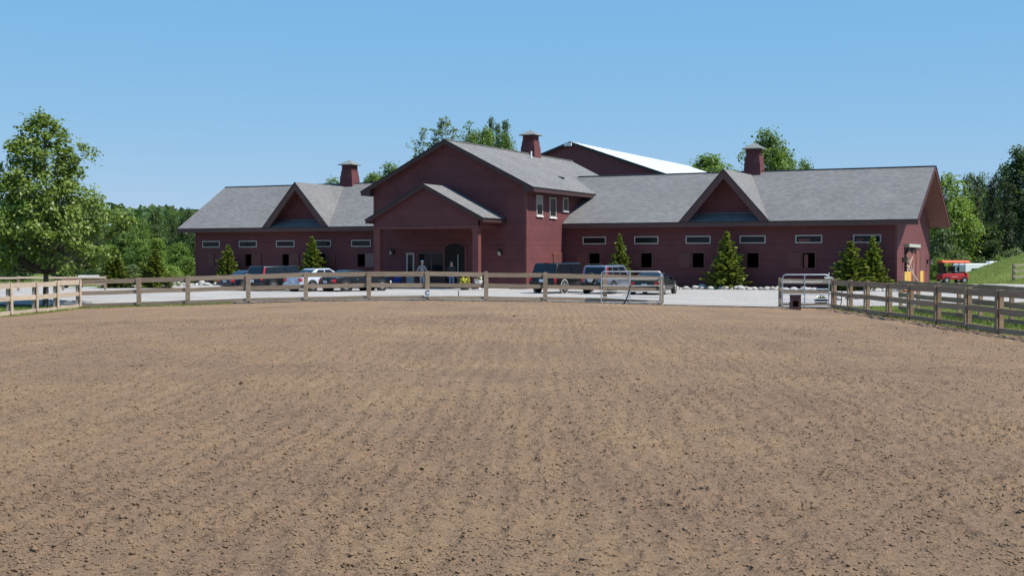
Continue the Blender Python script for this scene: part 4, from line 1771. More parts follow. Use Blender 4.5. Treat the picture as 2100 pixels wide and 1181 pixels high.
GL = 'trees of the wood left of the barn'
GR = 'trees of the wood right of the barn'
GB = 'trees showing over the barn roofs'
for key, lab, u, vt, wp, Y, lf in [
    ('round1', 'far dark broadleaf tree with a domed top above the left wood', 322, 425, 52, 165, 'leafD'),
    ('round2', 'far dark tree just left of the left barn eave', 386, 427, 50, 168, 'leafD'),
    ('round3', 'far dark tree between the domed one and the barn eave', 353, 438, 46, 172, 'leafD'),
    ('tall1', 'far dark tree half hidden behind the left end of the barn roof', 417, 430, 62, 160, 'leafD'),
    ('round1', 'far green tree showing right of the big sycamore', 288, 441, 56, 160, 'leafB'),
    ('round2', 'far green tree behind the sticking-out right branch of the sycamore', 248, 444, 70, 155, 'leafB'),
    ('round3', 'green tree seen through the right half of the sycamore crown', 190, 462, 84, 158, 'leafD'),
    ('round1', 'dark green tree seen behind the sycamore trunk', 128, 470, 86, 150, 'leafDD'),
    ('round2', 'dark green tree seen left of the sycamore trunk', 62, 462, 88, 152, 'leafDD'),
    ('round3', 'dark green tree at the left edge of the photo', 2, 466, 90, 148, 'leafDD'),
    ('tall1', 'green tree just beyond the left edge of the photo', -62, 462, 90, 146, 'leafB'),
    ('tall2', 'light green pointed tree above the middle young spruce', 322, 486, 62, 128, 'leafL'),
    ('round2', 'mid green tree in the middle of the gap left of the barn', 287, 490, 58, 132, 'leafB'),
    ('round3', 'mid green tree beside the left wall of the barn', 366, 497, 60, 134, 'leafB'),
    ('round1', 'dark tree touching the left wall of the barn', 402, 480, 52, 138, 'leafD'),
    ('tall2', 'green tree low behind the leftmost young spruce', 226, 500, 64, 128, 'leafB'),
    ('round1', 'low green tree below the right side of the sycamore crown', 168, 512, 76, 125, 'leafD'),
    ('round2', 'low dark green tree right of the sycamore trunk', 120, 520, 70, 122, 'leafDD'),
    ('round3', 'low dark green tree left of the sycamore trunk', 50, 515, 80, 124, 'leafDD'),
    ('round1', 'low green tree in the bottom left corner of the wood', -8, 518, 80, 120, 'leafD'),
]:
    tree(key, lab, u, vt, wp, Y, lf, group=GL)
for key, lab, u, vt, wp, Y, lf in [
    ('shrub', 'light green shrub against the left corner of the barn', 386, 524, 50, 124, 'leafL'),
    ('shrub2', 'low light green shrub left of the barn corner', 352, 543, 46, 121, 'leafL'),
    ('shrub', 'low grey green shrub between the two left spruces', 272, 540, 44, 124, 'leafG'),
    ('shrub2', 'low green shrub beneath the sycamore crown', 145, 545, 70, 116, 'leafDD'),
    ('shrub', 'low green shrub left of the sycamore trunk', 30, 548, 76, 114, 'leafD'),
    ('shrub2', 'low green shrub right of the sycamore trunk', 190, 550, 56, 118, 'leafD'),
    ('shrub', 'small pale shrub at the barn corner by the timber rail', 400, 552, 30, 119, 'leafL'),
    ('shrub2', 'bright green shrub right of the barn end behind the lamp', 1928, 528, 56, 118, 'leafL'),
    ('shrub', 'grey green shrub on the mound beside the hill fence', 2082, 505, 70, 121, 'leafG'),
    ('shrub2', 'green shrub behind the right end of the white trailer', 2050, 522, 52, 136, 'leafB'),
    ('shrub', 'grey green shrub above the white trailer', 2010, 524, 60, 138, 'leafD'),
    ('shrub2', 'dark low shrub behind the orange canopy', 1962, 534, 60, 132, 'leafD'),
]:
    tree(key, lab, u, vt, wp, Y, lf, 'shrub', 'shrub', 'shrubs along the edges of the woods')
for key, lab, u, vt, wp, Y, lf in [
    ('round2', 'large light green tree right of the barn gable', 1940, 356, 122, 150, 'leafL'),
    ('round1', 'light green tree with drooping boughs right of the overhanging eave', 1966, 400, 86, 140, 'leafL'),
    ('dome', 'lower grey green tree beside the barn end wall', 1936, 462, 84, 132, 'leafG'),
    ('tall1', 'far dark tree on the skyline over the light green one', 1985, 352, 70, 175, 'leafD'),
    ('round3', 'far dark tree at the skyline dip right of the barn', 2012, 356, 60, 178, 'leafD'),
    ('pine1', 'dark pine left of the pair in the right wood', 2003, 362, 64, 146, 'leafP'),
    ('pine2', 'dark pine in the middle of the right wood', 2034, 358, 74, 144, 'leafP'),
    ('pine1', 'brownish dark pine under the tall tree at right', 2066, 372, 80, 142, 'leafP'),
    ('tall2', 'tallest dark tree at the right edge of the photo', 2088, 296, 112, 150, 'leafD'),
    ('round1', 'tall dark tree rising left of the tallest one', 2062, 330, 70, 160, 'leafD'),
    ('pine2', 'dark pine low at the right edge behind the mound', 2102, 400, 84, 138, 'leafP'),
    ('round3', 'tall dark tree just beyond the right edge', 2146, 310, 110, 150, 'leafD'),
    ('tall1', 'dark green tree in shade behind the red cart', 1982, 450, 70, 142, 'leafD'),
    ('round1', 'dark green tree in shade above the white trailer', 2030, 455, 80, 142, 'leafD'),
    ('round2', 'broad green tree beyond the right edge', 2200, 330, 120, 140, 'leafB'),
]:
    nm = 'pine_tree' if key.startswith('pine') else 'broadleaf_tree'
    tree(key, lab, u, vt, wp, Y, lf, nm, group=GR)
for key, lab, u, vt, wp, Y, lf in [
    ('sparse', 'open tree with airy branches left of the central ridge', 910, 245, 74, 150, 'leafG'),
    ('sparse2', 'thin leaning tree behind the left slope of the central roof', 868, 270, 66, 152, 'leafG'),
    ('sparse2', 'leafy tree right of the airy one behind the central ridge', 962, 257, 54, 158, 'leafB'),
    ('high1', 'leafy green tree behind the middle of the central ridge', 996, 264, 54, 155, 'leafB'),
    ('column', 'slender column tree tallest behind the central ridge', 1007, 247, 13, 160, 'leafD'),
    ('column', 'slender grey green column tree in the middle of the three', 1021, 260, 15, 158, 'leafG'),
    ('column', 'slender column tree left of the central cupola', 1036, 253, 17, 160, 'leafD'),
    ('high2', 'low bushy tree beside the central cupola', 1036, 280, 56, 155, 'leafB'),
    ('high1', 'low green tree filling the gap behind the central ridge', 972, 272, 58, 162, 'leafG'),
    ('high2', 'tree tip above the left eave of the central block', 802, 340, 70, 165, 'leafB'),
    ('high1', 'tree tip between the left cupola and the central block', 766, 357, 56, 160, 'leafB'),
    ('high2', 'tree tip just left of the left cupola', 684, 369, 54, 165, 'leafB'),
    ('high1', 'rounded tree over the right wing left of its dormer peak', 1452, 319, 108, 150, 'leafB'),
    ('high2', 'tall tree behind the right cupola', 1572, 274, 94, 150, 'leafB'),
    ('high1', 'lower tree rounding out the right side of the tall one at the right cupola', 1604, 308, 74, 155, 'leafB'),
    ('high2', 'tree tip right of the right cupola over the ridge', 1650, 334, 50, 165, 'leafB'),
]:
    tree(key, lab, u, vt, wp, Y, lf, group=GB)

# the far wood that closes the view behind everything
rs = np.random.RandomState(77)
nw = 30000
ww = rs.rand(nw)
wx = -300 + 600 * ww
wy = 235 + 60 * rs.rand(nw)
hh = 9 + 5 * vnoise(wx, wy * 0, 14) + 3 * vnoise(wx, wy * 0 + 5, 5)
hh = np.where(np.abs(wx + 15) < 75, hh * .8, hh)
wz = gz(wx, wy) + hh * (1 - rs.rand(nw) ** 1.6 * .98)
C = np.stack([wx, wy, wz], -1)
Nn = unit(np.array([0, -.5, .5]) + rs.normal(size=C.shape) * .6)
L = 1.3 + 1.0 * rs.rand(nw)
V, F = leaf_quads(C, Nn, L, L * .8, rs)
tag(np_mesh('distant_wood', V, F, M['leafD']), 'far-off dark green wood closing the horizon', 'wood', kind='stuff')

# ------------------------------------------------------------------ the big young sycamore at the left
sp_ = at_z(93, 629, gzf(-22.2, 62.6))
syc = thing('sycamore_tree', 'big young sycamore with bright leaves standing behind the left corner of the arena fence', 'tree', (sp_.x, sp_.y, sp_.z))
PXM = FPX / sp_.y
prof_v = [238, 262, 290, 330, 370, 400, 440, 475, 505, 535, 560, 578]
prof_l = [72, 50, 22, -4, -22, -34, -40, -46, -48, -40, -10, 40]
prof_r = [98, 128, 148, 190, 184, 206, 224, 238, 244, 236, 205, 150]
rs = np.random.RandomState(9)
cl = []
tries = 0
while len(cl) < 270 and tries < 20000:
    tries += 1
    v_ = 246 + (556 - 246) * rs.rand() ** .8
    l_ = np.interp(v_, prof_v, prof_l)
    r_ = np.interp(v_, prof_v, prof_r)
    a = rs.rand() * 2 * pi
    rr_ = (.25 + .75 * rs.rand()) ** .6
    hw_ = (r_ - l_) / 2
    u_ = (l_ + r_) / 2 + hw_ * rr_ * math.cos(a) * .93
    dy = hw_ * rr_ * math.sin(a) * .85 / PXM
    c = np.array([(u_ - 93) / PXM, dy, (629 - v_) / PXM])
    if v_ > 505 and rs.rand() < (v_ - 495) / 75:
        continue
    if any(np.linalg.norm(c - q_) < .40 for q_ in cl):
        continue
    cl.append(c)
for u_, v_ in ((245, 462), (262, 448), (270, 456), (255, 470), (236, 478), (250, 440), (30, 300), (186, 318), (178, 302), (96, 244), (84, 242), (70, 255), (108, 262), (132, 276), (206, 408), (214, 430)):
    cl.append(np.array([(u_ - 93) / PXM, rs.uniform(-.5, .3), (629 - v_) / PXM]))
cl = np.array(cl)
g = MB()
tp = []
for k in range(9):
    t_ = k / 8
    tp.append((.06 * math.sin(3 * t_), .05 * math.sin(4 * t_), -.1 + 8.2 * t_))
tr_ = [.15, .125, .115, .10, .085, .065, .048, .03, .012]
g.tube(tp, tr_, 10)
limb_ends = []
rr = random.Random(4)
for c in cl:                                   # limbs fork off the leader and climb to every leaf cluster
    d = math.hypot(c[0], c[1])
    z0 = max(1.55, c[2] - .55 * d - .25 * rr.random() - .1)
    t_ = min((z0 + .1) / 8.2, .97)
    i_ = t_ * 8
    a = int(i_)
    b = min(a + 1, 8)
    f_ = i_ - a
    p = [tp[a][q_] * (1 - f_) + tp[b][q_] * f_ for q_ in range(3)]
    m_ = [p[0] * .5 + c[0] * .5, p[1] * .5 + c[1] * .5, p[2] * .45 + c[2] * .55 - .06]
    r1 = min((tr_[a] * (1 - f_) + tr_[b] * f_) * .4, .028)
    g.tube([p, m_, tuple(c)], [r1, r1 * .65, .004], 5, False)
g.build('trunk', M['bark'], syc, smooth=60)
nl = 78
idx = np.repeat(np.arange(len(cl)), nl)
sz = .20 * (.7 + .6 * rs.rand(len(cl)))
C = cl[idx] + rs.normal(size=(len(idx), 3)) * sz[idx][:, None] * np.array([1, 1, .75])
Nn = unit(unit(C - np.array([0, 0, 3.6])) * .4 + np.array([.1, 0, .6]) + rs.normal(size=C.shape) * .5)
L = .10 + .105 * rs.rand(len(C))
V, F = leaf_quads(C, Nn, L, L * .95, rs)
np_mesh('crown', V, F, M['leafA'], syc)


# ------------------------------------------------------------------ young spruces
def spruce_mesh(seed):
    rs = np.random.RandomState(seed)
    Cs, Ns, Ts = [], [], []
    g = MB()
    g.tube([(0, 0, -.03), (0, 0, .5), (0, 0, 1.0)], [.022, .013, .002], 6)
    nlay = 21
    for k in range(nlay):
        z = .05 + .90 * (k / (nlay - 1)) ** .92
        Rm = .5 * (1 - z) ** .86 * (1 if z > .10 else .9) * (1 if z < .86 else .75)
        nb = max(4, int(13 * (1 - z) + 4))
        for j in range(nb):
            a = 2 * pi * (j + rs.rand() * .7) / nb + k
            Rr = Rm * (.52 + .60 * rs.rand() ** .8) * (1 + .26 * math.sin(a * 2 + z * 9 + seed * 2.1) * math.sin(z * 17 + a + seed))
            droop = -.07 + .17 * z + .05 * (rs.rand() - .5)
            nst = max(3, int(Rr / .024))
            for q_ in range(nst):
                f_ = (q_ + .6) / nst
                r_ = Rr * f_
                zc = z + droop * f_ * .5 + .10 * Rr * f_ * f_ - .012
                wdt = .05 * (1.05 - f_ * .6)
                for s_ in (-1, 1, 0):
                    ox = s_ * wdt * .5 * rs.rand()
                    Cs.append((r_ * math.cos(a) - ox * math.sin(a), r_ * math.sin(a) + ox * math.cos(a), zc + rs.normal() * .006))
                    dirv = np.array([math.cos(a + s_ * .8), math.sin(a + s_ * .8), .15 + .3 * rs.rand()])
                    Ts.append(dirv)
            g.tube([(0, 0, z), (Rr * .9 * math.cos(a), Rr * .9 * math.sin(a), z + droop * .4)], [.004, .001], 4, False)
    for q_ in range(14):
        z = .90 + .1 * q_ / 14
        a = q_ * 2.4
        Cs.append((.012 * math.cos(a), .012 * math.sin(a), z))
        Ts.append(np.array([math.cos(a), math.sin(a), 1.2]))
    C = np.array(Cs)
    T_ = unit(np.array(Ts))
    n = len(C)
    Nn = unit(np.array([0, 0, 1.0]) + rs.normal(size=(n, 3)) * .55)
    s_ = unit(np.cross(Nn, T_))
    L = .072 * (.6 + .8 * rs.rand(n))[:, None]
    Wd = L * .42
    V = np.stack([C - T_ * L * .5, C + s_ * Wd, C + T_ * L * .6, C - s_ * Wd], 1).reshape(-1, 3)
    o1 = np_mesh('foliage', V, np.arange(n * 4).reshape(-1, 4), M['leafS'])
    o2 = g.build('trunk', M['bark'], None)
    r = (o1.data, o2.data)
    bpy.data.objects.remove(o1)
    bpy.data.objects.remove(o2)
    return r


SPR = [spruce_mesh(s) for s in (1, 2, 3)]


def spruce(k, label, pos, vtop, wpx, rz):
    h = EYE + (533 - vtop) / FPX * pos[1] - pos[2]
    wd = wpx / FPX * pos[1] * 1.02
    root = thing('spruce_tree', label, 'spruce', pos, rz, 'young spruces planted round the barn')
    root.scale = (wd * 1.3, wd * 1.3, h)
    for nm, me in zip(('foliage', 'trunk'), SPR[k]):
        o = bpy.data.objects.new(nm, me)
        COL.objects.link(o)
        o.parent = root


def bedpos(u, b):
    a, _z = onb(u, 590, b)
    p_ = bl(a, b, .08)
    return (p_.x, p_.y, p_.z)


def gpos(u, Y):
    return (px(u, Y), Y, gzf(px(u, Y), Y))


spruce(0, 'young spruce standing free at far left beyond the arena corner', gpos(236, 90), 508, 64, 0.3)
spruce(1, 'broad young spruce standing free left of the barn corner', gpos(318, 90), 512, 72, 1.2)
spruce(2, 'young spruce behind the dark cars at the left wing', bedpos(468, -1.3), 503, 52, 2.0)
spruce(0, 'young spruce behind the silver car at the left wing', bedpos(641, -1.3), 487, 60, 4.1)
spruce(1, 'slim young spruce behind the tube gate at the right wing', bedpos(1271, -1.3), 481, 50, 3.1)
spruce(2, 'full young spruce alone in the middle of the right wing', bedpos(1490, -1.2), 477, 76, 5.0)
spruce(1, 'broad young spruce in front of a slimmer one near the right corner', bedpos(1744, -1.9), 496, 84, 5.8)
spruce(0, 'slimmer young spruce nearest the right corner of the barn', bedpos(1789, -1.0), 486, 64, 0.9)


# ------------------------------------------------------------------ border stones
def rock_mesh(seed):
    rs = np.random.RandomState(seed)
    import bmesh
    bm = bmesh.new()
    bmesh.ops.create_icosphere(bm, subdivisions=3, radius=1)
    off = rs.rand(6, 3) * 2 - 1
    for v in bm.verts:
        d = np.array(v.co)
        s_ = 1.0
        for o in off:
            s_ -= .22 * max(0, float(d @ (o / np.linalg.norm(o))) - .55)
        s_ += .05 * math.sin(5 * d[0] + seed) * math.cos(4 * d[1])
        v.co = Vector((d[0] * .27, d[1] * .21, d[2] * .17)) * s_
    me = bpy.data.meshes.new('stone')
    bm.to_mesh(me)
    bm.free()
    me.polygons.foreach_set('use_smooth', [True] * len(me.polygons))
    me.materials.append(M['rock'])
    return me


RK = [rock_mesh(s) for s in (1, 2, 3, 4, 5)]
rr = random.Random(8)


def rock_row(pts, step, label, group):
    for (p_, q_) in zip(pts[:-1], pts[1:]):
        L_ = math.dist(p_, q_)
        n = max(1, int(L_ / step))
        for k in range(n):
            t_ = (k + rr.random() * .6) / n
            x, y = p_[0] + (q_[0] - p_[0]) * t_ + rr.uniform(-.1, .1), p_[1] + (q_[1] - p_[1]) * t_ + rr.uniform(-.12, .12)
            s_ = rr.uniform(.5, 1.05) * (1.35 if rr.random() > .85 else 1)
            o = link('border_stone', rr.choice(RK), None)
            o.location = (x, y, gzf(x, y) + .10 * s_)
            o.rotation_euler = (rr.uniform(-.2, .2), rr.uniform(-.2, .2), rr.uniform(0, 6.28))
            o.scale = (s_, s_, s_ * rr.uniform(.8, 1.15))
            tag(o, label, 'stone', group)


def bz(u, v):
    p_ = at_z(u, v, -.1)
    return (p_.x, p_.y)


rock_row([bl2(-17.5, -2.0), bl2(1.7, -2.0)], .33, 'pale rounded stone edging the bed in front of the right wing', 'stones edging the right wing bed')
rock_row([bl2(-17.0, -2.3), bl2(0, -2.3)], .6, 'pale rounded stone edging the bed in front of the right wing', 'stones edging the right wing bed')
rock_row([bl2(1.8, -1.9), bl2(2.2, 2.2)], .5, 'pale stone at the foot of the right gable end', 'stones at the right gable end')
rock_row([bz(200, 590), bz(260, 590.5), bz(330, 589), bz(400, 587), bz(460, 586.5)], .42, 'pale stone in the row left of the barn corner', 'stones left of the barn')
rock_row([bz(330, 587.5), bz(400, 585.5), bz(455, 585)], .5, 'pale stone in the row left of the barn corner', 'stones left of the barn')
rock_row([bz(1715, 613), bz(1770, 612)], .5, 'pale stone on the gravel behind the right arena fence', 'stones on the gravel at right')

# ------------------------------------------------------------------ vehicles
def loft(g, rings, cap=True):
    n0 = len(g.v)
    m = len(rings[0])
    for r in rings:
        g.v += [tuple(p) for p in r]
    for i in range(len(rings) - 1):
        for k in range(m):
            k2 = (k + 1) % m
            g.f.append((n0 + i * m + k, n0 + i * m + k2, n0 + (i + 1) * m + k2, n0 + (i + 1) * m + k))
    if cap:
        g.f.append(tuple(n0 + k for k in range(m))[::-1])
        g.f.append(tuple(n0 + (len(rings) - 1) * m + k for k in range(m)))


def lerp(a, b, t_):
    return Vector(a) * (1 - t_) + Vector(b) * t_


def inset_panel(g, q4, s0, s1, t0, t1, off, thick=.006):
    """panel on the bilinear face q4 = (bottom-left, bottom-right, top-right, top-left)"""
    bl_, br_, tr__, tl_ = [Vector(p) for p in q4]

    def P(s_, t_):
        return lerp(lerp(bl_, br_, s_), lerp(tl_, tr__, s_), t_)
    nrm = (br_ - bl_).cross(tl_ - bl_).normalized()
    a = [P(s0, t0), P(s1, t0), P(s1, t1), P(s0, t1)]
    g.hexa([p + nrm * (off - thick) for p in a] + [p + nrm * off for p in a])


PROF = {
    'sedan': dict(deck=[(0, .44), (.012, .60), (.03, .655), (.20, .665), (.5, .655), (.70, .64), (.86, .585), (.965, .51), (.99, .44), (1, .36)], bot=(.12, .73), top=(.31, .53), belt=.645),
    'suv': dict(deck=[(0, .34), (.012, .50), (.02, .56), (.3, .575), (.70, .575), (.74, .565), (.90, .53), (.97, .48), (.99, .40), (1, .32)], bot=(.015, .76), top=(.055, .60), belt=.565),
    'cap': dict(deck=[(0, .32), (.008, .54), (.02, .565), (.3, .575), (.72, .575), (.76, .565), (.92, .545), (.98, .50), (.995, .40), (1, .32)], bot=(.02, .77), top=(.085, .62), belt=.565),
    'coupe': dict(deck=[(0, .46), (.012, .62), (.04, .68), (.20, .69), (.5, .67), (.66, .645), (.84, .59), (.96, .51), (.99, .44), (1, .36)], bot=(.12, .70), top=(.33, .52), belt=.66),
}


def car(name, label, u, v, hdg, L, W_, H_, paint, kind, spare=False, cat='car', gapz=.24, wr=.33, nside=2, rails_=False, flare=False):
    z = gzf(0, 80) + .035
    p_ = at_z(u, v, z)
    h = R_(hdg)
    fwd = Vector((math.sin(h), math.cos(h), 0))
    root = thing(name, label, cat, (p_.x, p_.y, z), -h, 'cars parked in front of the barn')
    pr = PROF[kind]
    g = MB()
    # lower body
    ts = [0, .006, .02, .05, .10, .18, .27, .36, .48, .60, .70, .80, .88, .94, .975, .993, 1]
    dx, dy_ = [d[0] for d in pr['deck']], [d[1] for d in pr['deck']]
    rings = []
    for t_ in ts:
        top = float(np.interp(t_, dx, dy_)) * H_
        e = 1.0 - .16 * max(0, (.06 - t_) / .06) ** 1.6 - .22 * max(0, (t_ - .84) / .16) ** 2
        hw = W_ / 2 * e
        lo_ = gapz + .10 * max(0, (.04 - t_) / .04) + .08 * max(0, (t_ - .95) / .05)
        mid = lo_ + (top - lo_) * .5
        half = [(hw * .86, lo_), (hw * .975, lo_ + .06), (hw, mid), (hw * .985, top - .10), (hw * .94, top - .03), (hw * .82, top), (0, top + .018)]
        ring = [(x_, t_ * L, z_) for x_, z_ in half] + [(-x_, t_ * L, z_) for x_, z_ in half[-2::-1]]
        rings.append(ring)
    loft(g, rings)
    # cabin shell
    b0, b1 = pr['bot'][0] * L, pr['bot'][1] * L
    t0, t1 = pr['top'][0] * L, pr['top'][1] * L
    zb = pr['belt'] * H_ - .02
    wb, wt = W_ / 2 * .93, W_ / 2 * (.74 if kind in ('sedan', 'coupe') else .80)
    zt = H_ - .02
    B = [(-wb * .97, b0, zb), (wb * .97, b0, zb), (wb, b1, zb), (-wb, b1, zb)]
    T = [(-wt, t0, zt - .025), (wt, t0, zt - .025), (wt * .97, t1, zt), (-wt * .97, t1, zt)]
    cr = MB()
    cr.hexa(B + T)
    n = len(cr.v)
    bodyo = g.build('body', M[paint], root, smooth=38)
    ca = cr.build('roof', M[paint], root, bevel=.10 if kind in ('sedan', 'coupe') else .06)
    ca.data.polygons.foreach_set('use_smooth', [True] * len(ca.data.polygons))
    ca.data.set_sharp_from_angle(angle=R_(50))
    # glass
    rear = (B[0], B[1], T[1], T[0])
    front_ = (B[2], B[3], T[3], T[2])
    right = (B[1], B[2], T[2], T[1])
    left = (B[3], B[0], T[0], T[3])
    for nm, f_, cells in (('rear_window', rear, [(.09, .91)]), ('windscreen', front_, [(.06, .94)]),
                          ('side_window', right, None), ('side_window', left, None)):
        if cells is None:
            ed = {2: [(.13, .47), (.51, .86)], 3: [(.06, .26), (.30, .56), (.60, .88)]}[nside]
            if nm == 'side_window' and f_ is left:
                ed = [(1 - b_, 1 - a_) for a_, b_ in ed]
            cells = ed
        for s0, s1 in cells:
            w_ = MB()
            inset_panel(w_, f_, s0, s1, .16, .86, .012)
            w_.build(nm, M['carglass'], root)
    # lamps, bumper, plate
    zr = gapz
    rt = float(np.interp(.02, dx, dy_)) * H_
    for s_ in (-1, 1):
        w_ = MB()
        x0, x1 = s_ * W_ * .30, s_ * W_ * .465
        if kind in ('sedan', 'coupe'):
            w_.box(min(x0, x1), max(x0, x1), -.012, .16, rt - .27, rt - .09)
        elif kind == 'cap':
            w_.box(min(s_ * W_ * .40, x1), max(s_ * W_ * .40, x1), -.012, .10, rt - .42, rt - .06)
        else:
            w_.box(min(s_ * W_ * .39, x1), max(s_ * W_ * .39, x1), -.012, .12, rt - .22, rt + .02)
        w_.build('tail_light', M['tail'], root, bevel=.015)
        w_ = MB()
        w_.box(min(s_ * W_ * .26, s_ * W_ * .41), max(s_ * W_ * .26, s_ * W_ * .41), L - .14, L - .01, .40 * H_ - .06, .40 * H_ + .08)
        w_.build('headlight', M['head'], root, bevel=.02)
        if kind == 'suv':                       # tall lamps in the rear pillars
            w_ = MB()
            pa, pb = lerp(B[1] if s_ > 0 else B[0], T[1] if s_ > 0 else T[0], .10), lerp(B[1] if s_ > 0 else B[0], T[1] if s_ > 0 else T[0], .88)
            o_ = Vector((s_ * .006, .085, 0))
            w_.bar(pa + o_, pb + o_, .05, .10, up=(0, 1, 0))
            w_.build('tail_light', M['tail'], root)
    w_ = MB()
    w_.box(-W_ * .46, W_ * .46, -.07, .12, zr + .10, zr + .29)
    w_.build('bumper', M[paint] if kind in ('sedan', 'coupe') else M['black'], root, bevel=.03)
    w_ = MB()
    py = -.075 if kind in ('suv', 'cap') else -.02
    w_.box(-.16, .16, py - .012, py, rt - .34, rt - .18)
    w_.build('number_plate', M['plate'], root)
    for s_ in (-1, 1):                          # mirrors
        w_ = MB()
        w_.hexa([(s_ * W_ * .46, b1 - .62, zb + .03), (s_ * W_ * .575, b1 - .66, zb + .03), (s_ * W_ * .575, b1 - .54, zb + .03), (s_ * W_ * .46, b1 - .50, zb + .03),
                 (s_ * W_ * .46, b1 - .62, zb + .18), (s_ * W_ * .57, b1 - .66, zb + .18), (s_ * W_ * .57, b1 - .54, zb + .18), (s_ * W_ * .46, b1 - .50, zb + .18)])
        w_.build('mirror', M[paint], root, bevel=.03)
        for yy_ in ((.36 * L, .56 * L) if nside > 1 else (.5 * L,)):
            w_ = MB()
            w_.box(min(s_ * W_ * .485, s_ * W_ * .512), max(s_ * W_ * .485, s_ * W_ * .512), yy_, yy_ + .17, zb - .13, zb - .10)
            w_.build('door_handle', M['chrome'], root)
    for yw in (.185 * L, .80 * L):
        for s_ in (-1, 1):
            w_ = MB()
            xo = s_ * (W_ / 2 + .012)
            w_.lathe([(wr + .075, -.05), (wr + .07, .05)], (s_ * (W_ / 2 - .045), yw, wr), 22, 'x')
            w_.build('wheel_arch', M['fender'] if flare else M['black'], root)
            w_ = MB()
            w_.lathe([(wr * .62, -.11), (wr * .93, -.105), (wr, -.07), (wr, .07), (wr * .93, .105), (wr * .62, .11)], (s_ * (W_ / 2 - .075), yw, wr), 22, 'x')
            tw = w_.build('wheel', M['rubber'], root, smooth=40)
            w_ = MB()
            xf = s_ * (W_ / 2 + .036)
            w_.lathe([(wr * .60, -.008), (wr * .58, .006), (.06, .003)], (xf, yw, wr), 20, 'x')
            rm = w_.build('rim', M['rim'], tw, smooth=40)
            w_ = MB()
            for k in range(5):
                a = k * 2 * pi / 5 + .3
                cx_, cz_ = yw + wr * .38 * math.cos(a), wr + wr * .38 * math.sin(a)
                w_.lathe([(wr * .13, -.004), (wr * .12, .004)], (xf + s_ * .010, cx_, cz_), 8, 'x')
            w_.build('rim_opening', M['black'], tw)
    if spare:
        w_ = MB()
        w_.lathe([(.20, -.20), (.31, -.18), (.335, -.14), (.335, -.03), (.30, 0)], (-.12, -.02, .86), 22, 'y')
        sw = w_.build('spare_wheel', M['rubber'], root, smooth=40)
        w_ = MB()
        w_.lathe([(.18, -.225), (.205, -.20)], (-.12, -.02, .86), 18, 'y')
        w_.build('cover', M['rim'], sw)
    if rails_:
        for s_ in (-1, 1):
            w_ = MB()
            w_.tube([(s_ * wt * .88, t0 + .25, zt + .0), (s_ * wt * .88, t0 + .35, zt + .05), (s_ * wt * .86, t1 - .35, zt + .06), (s_ * wt * .86, t1 - .25, zt + .01)], .018, 6)
            w_.build('roof_rail', M['black'], root)
    if kind == 'cap':                           # black strip between cap and bed, cab gap
        w_ = MB()
        w_.box(-W_ * .475, W_ * .475, .05, .50 * L, zb + .0, zb + .035)
        w_.build('cap_seal', M['black'], root)
        w_ = MB()
        w_.box(-W_ * .08, W_ * .08, t0 + .02, t0 + .08, zt - .02, zt + .022)
        w_.build('brake_light', M['tail'], root)
    if kind == 'sedan':
        w_ = MB()
        w_.box(-.22, .22, b0 + .12, b0 + .17, zb + .055, zb + .08)
        w_.build('brake_light', M['tail'], root)
    return root


M['fender'] = mat('grey fender flare', (.30, .29, .27), rough=.5)
# u, v: the middle of the rear bumper's shadow on the gravel
car('sedan_car', 'black sedan leftmost of the parked row, mostly hidden by a dark minivan', 461, 596, 42, 4.6, 1.76, 1.29, 'pblue', 'sedan')
car('minivan_car', 'dark blue minivan with tall red tail lamps between the leftmost sedan and the silver car', 519, 597, 42, 4.7, 1.80, 1.57, 'pblack', 'suv', nside=3)
car('sedan_car', 'silver white sedan parked among the dark cars at the left wing', 599, 598, 42, 4.6, 1.80, 1.42, 'psilver', 'sedan')
car('sedan_car', 'black sedan parked right of the silver white car', 667, 598, 43, 4.7, 1.80, 1.33, 'pblack', 'sedan')
car('pickup_truck', 'black pickup truck with a cap over its bed in front of the sunlit siding', 1112, 602, 31, 5.3, 1.84, 1.77, 'pblack', 'cap', cat='truck', gapz=.42, wr=.38, nside=2, flare=True)
car('suv_car', 'steel blue off-road car with a spare wheel on its tailgate', 1217, 603, 30, 4.4, 1.74, 1.64, 'psteel', 'suv', spare=True, gapz=.38, wr=.36, nside=3, rails_=True)
car('coupe_car', 'low black green car seen through the galvanised gate', 1321, 605, 20, 4.4, 1.82, 1.23, 'pgreen', 'coupe')


# ------------------------------------------------------------------ red canopy cart and white trailer at right
c_ = at_y(1953, 570, 102)
zc = gzf(c_.x, 102)
ct = thing('utility_cart', 'red utility cart under an orange red canopy parked right of the barn', 'cart', (c_.x, 102, zc), R_(8))
W1 = 1.12
g = MB()
g.hexa([(-W1, -.55, .32), (W1 - .25, -.55, .32), (W1 - .25, .55, .32), (-W1, .55, .32), (-W1 + .06, -.55, .78), (W1 - .4, -.55, .78), (W1 - .4, .55, .78), (-W1 + .06, .55, .78)])
g.hexa([(W1 - .25, -.5, .32), (W1, -.5, .32), (W1, .5, .32), (W1 - .25, .5, .32), (W1 - .3, -.5, .95), (W1 - .12, -.5, .8), (W1 - .12, .5, .8), (W1 - .3, .5, .95)])
g.build('body', M['pred'], ct, bevel=.05)
g = MB()
g.box(-.35, .15, -.565, -.551, .53, .56)
g.build('stripe', M['plate'], ct)
for x in (-.72, .72):
    for y in (-.5, .5):
        g = MB()
        g.lathe([(.12, -.1), (.26, -.1), (.28, -.05), (.28, .05), (.26, .1), (.12, .1)], (x, y, .27), 16, 'y')
        wl = g.build('wheel', M['rubber'], ct, smooth=40)
        g = MB()
        g.lathe([(.13, -.105), (.13, .105)], (x, y, .27), 14, 'y')
        g.build('rim', M['rim'], wl)
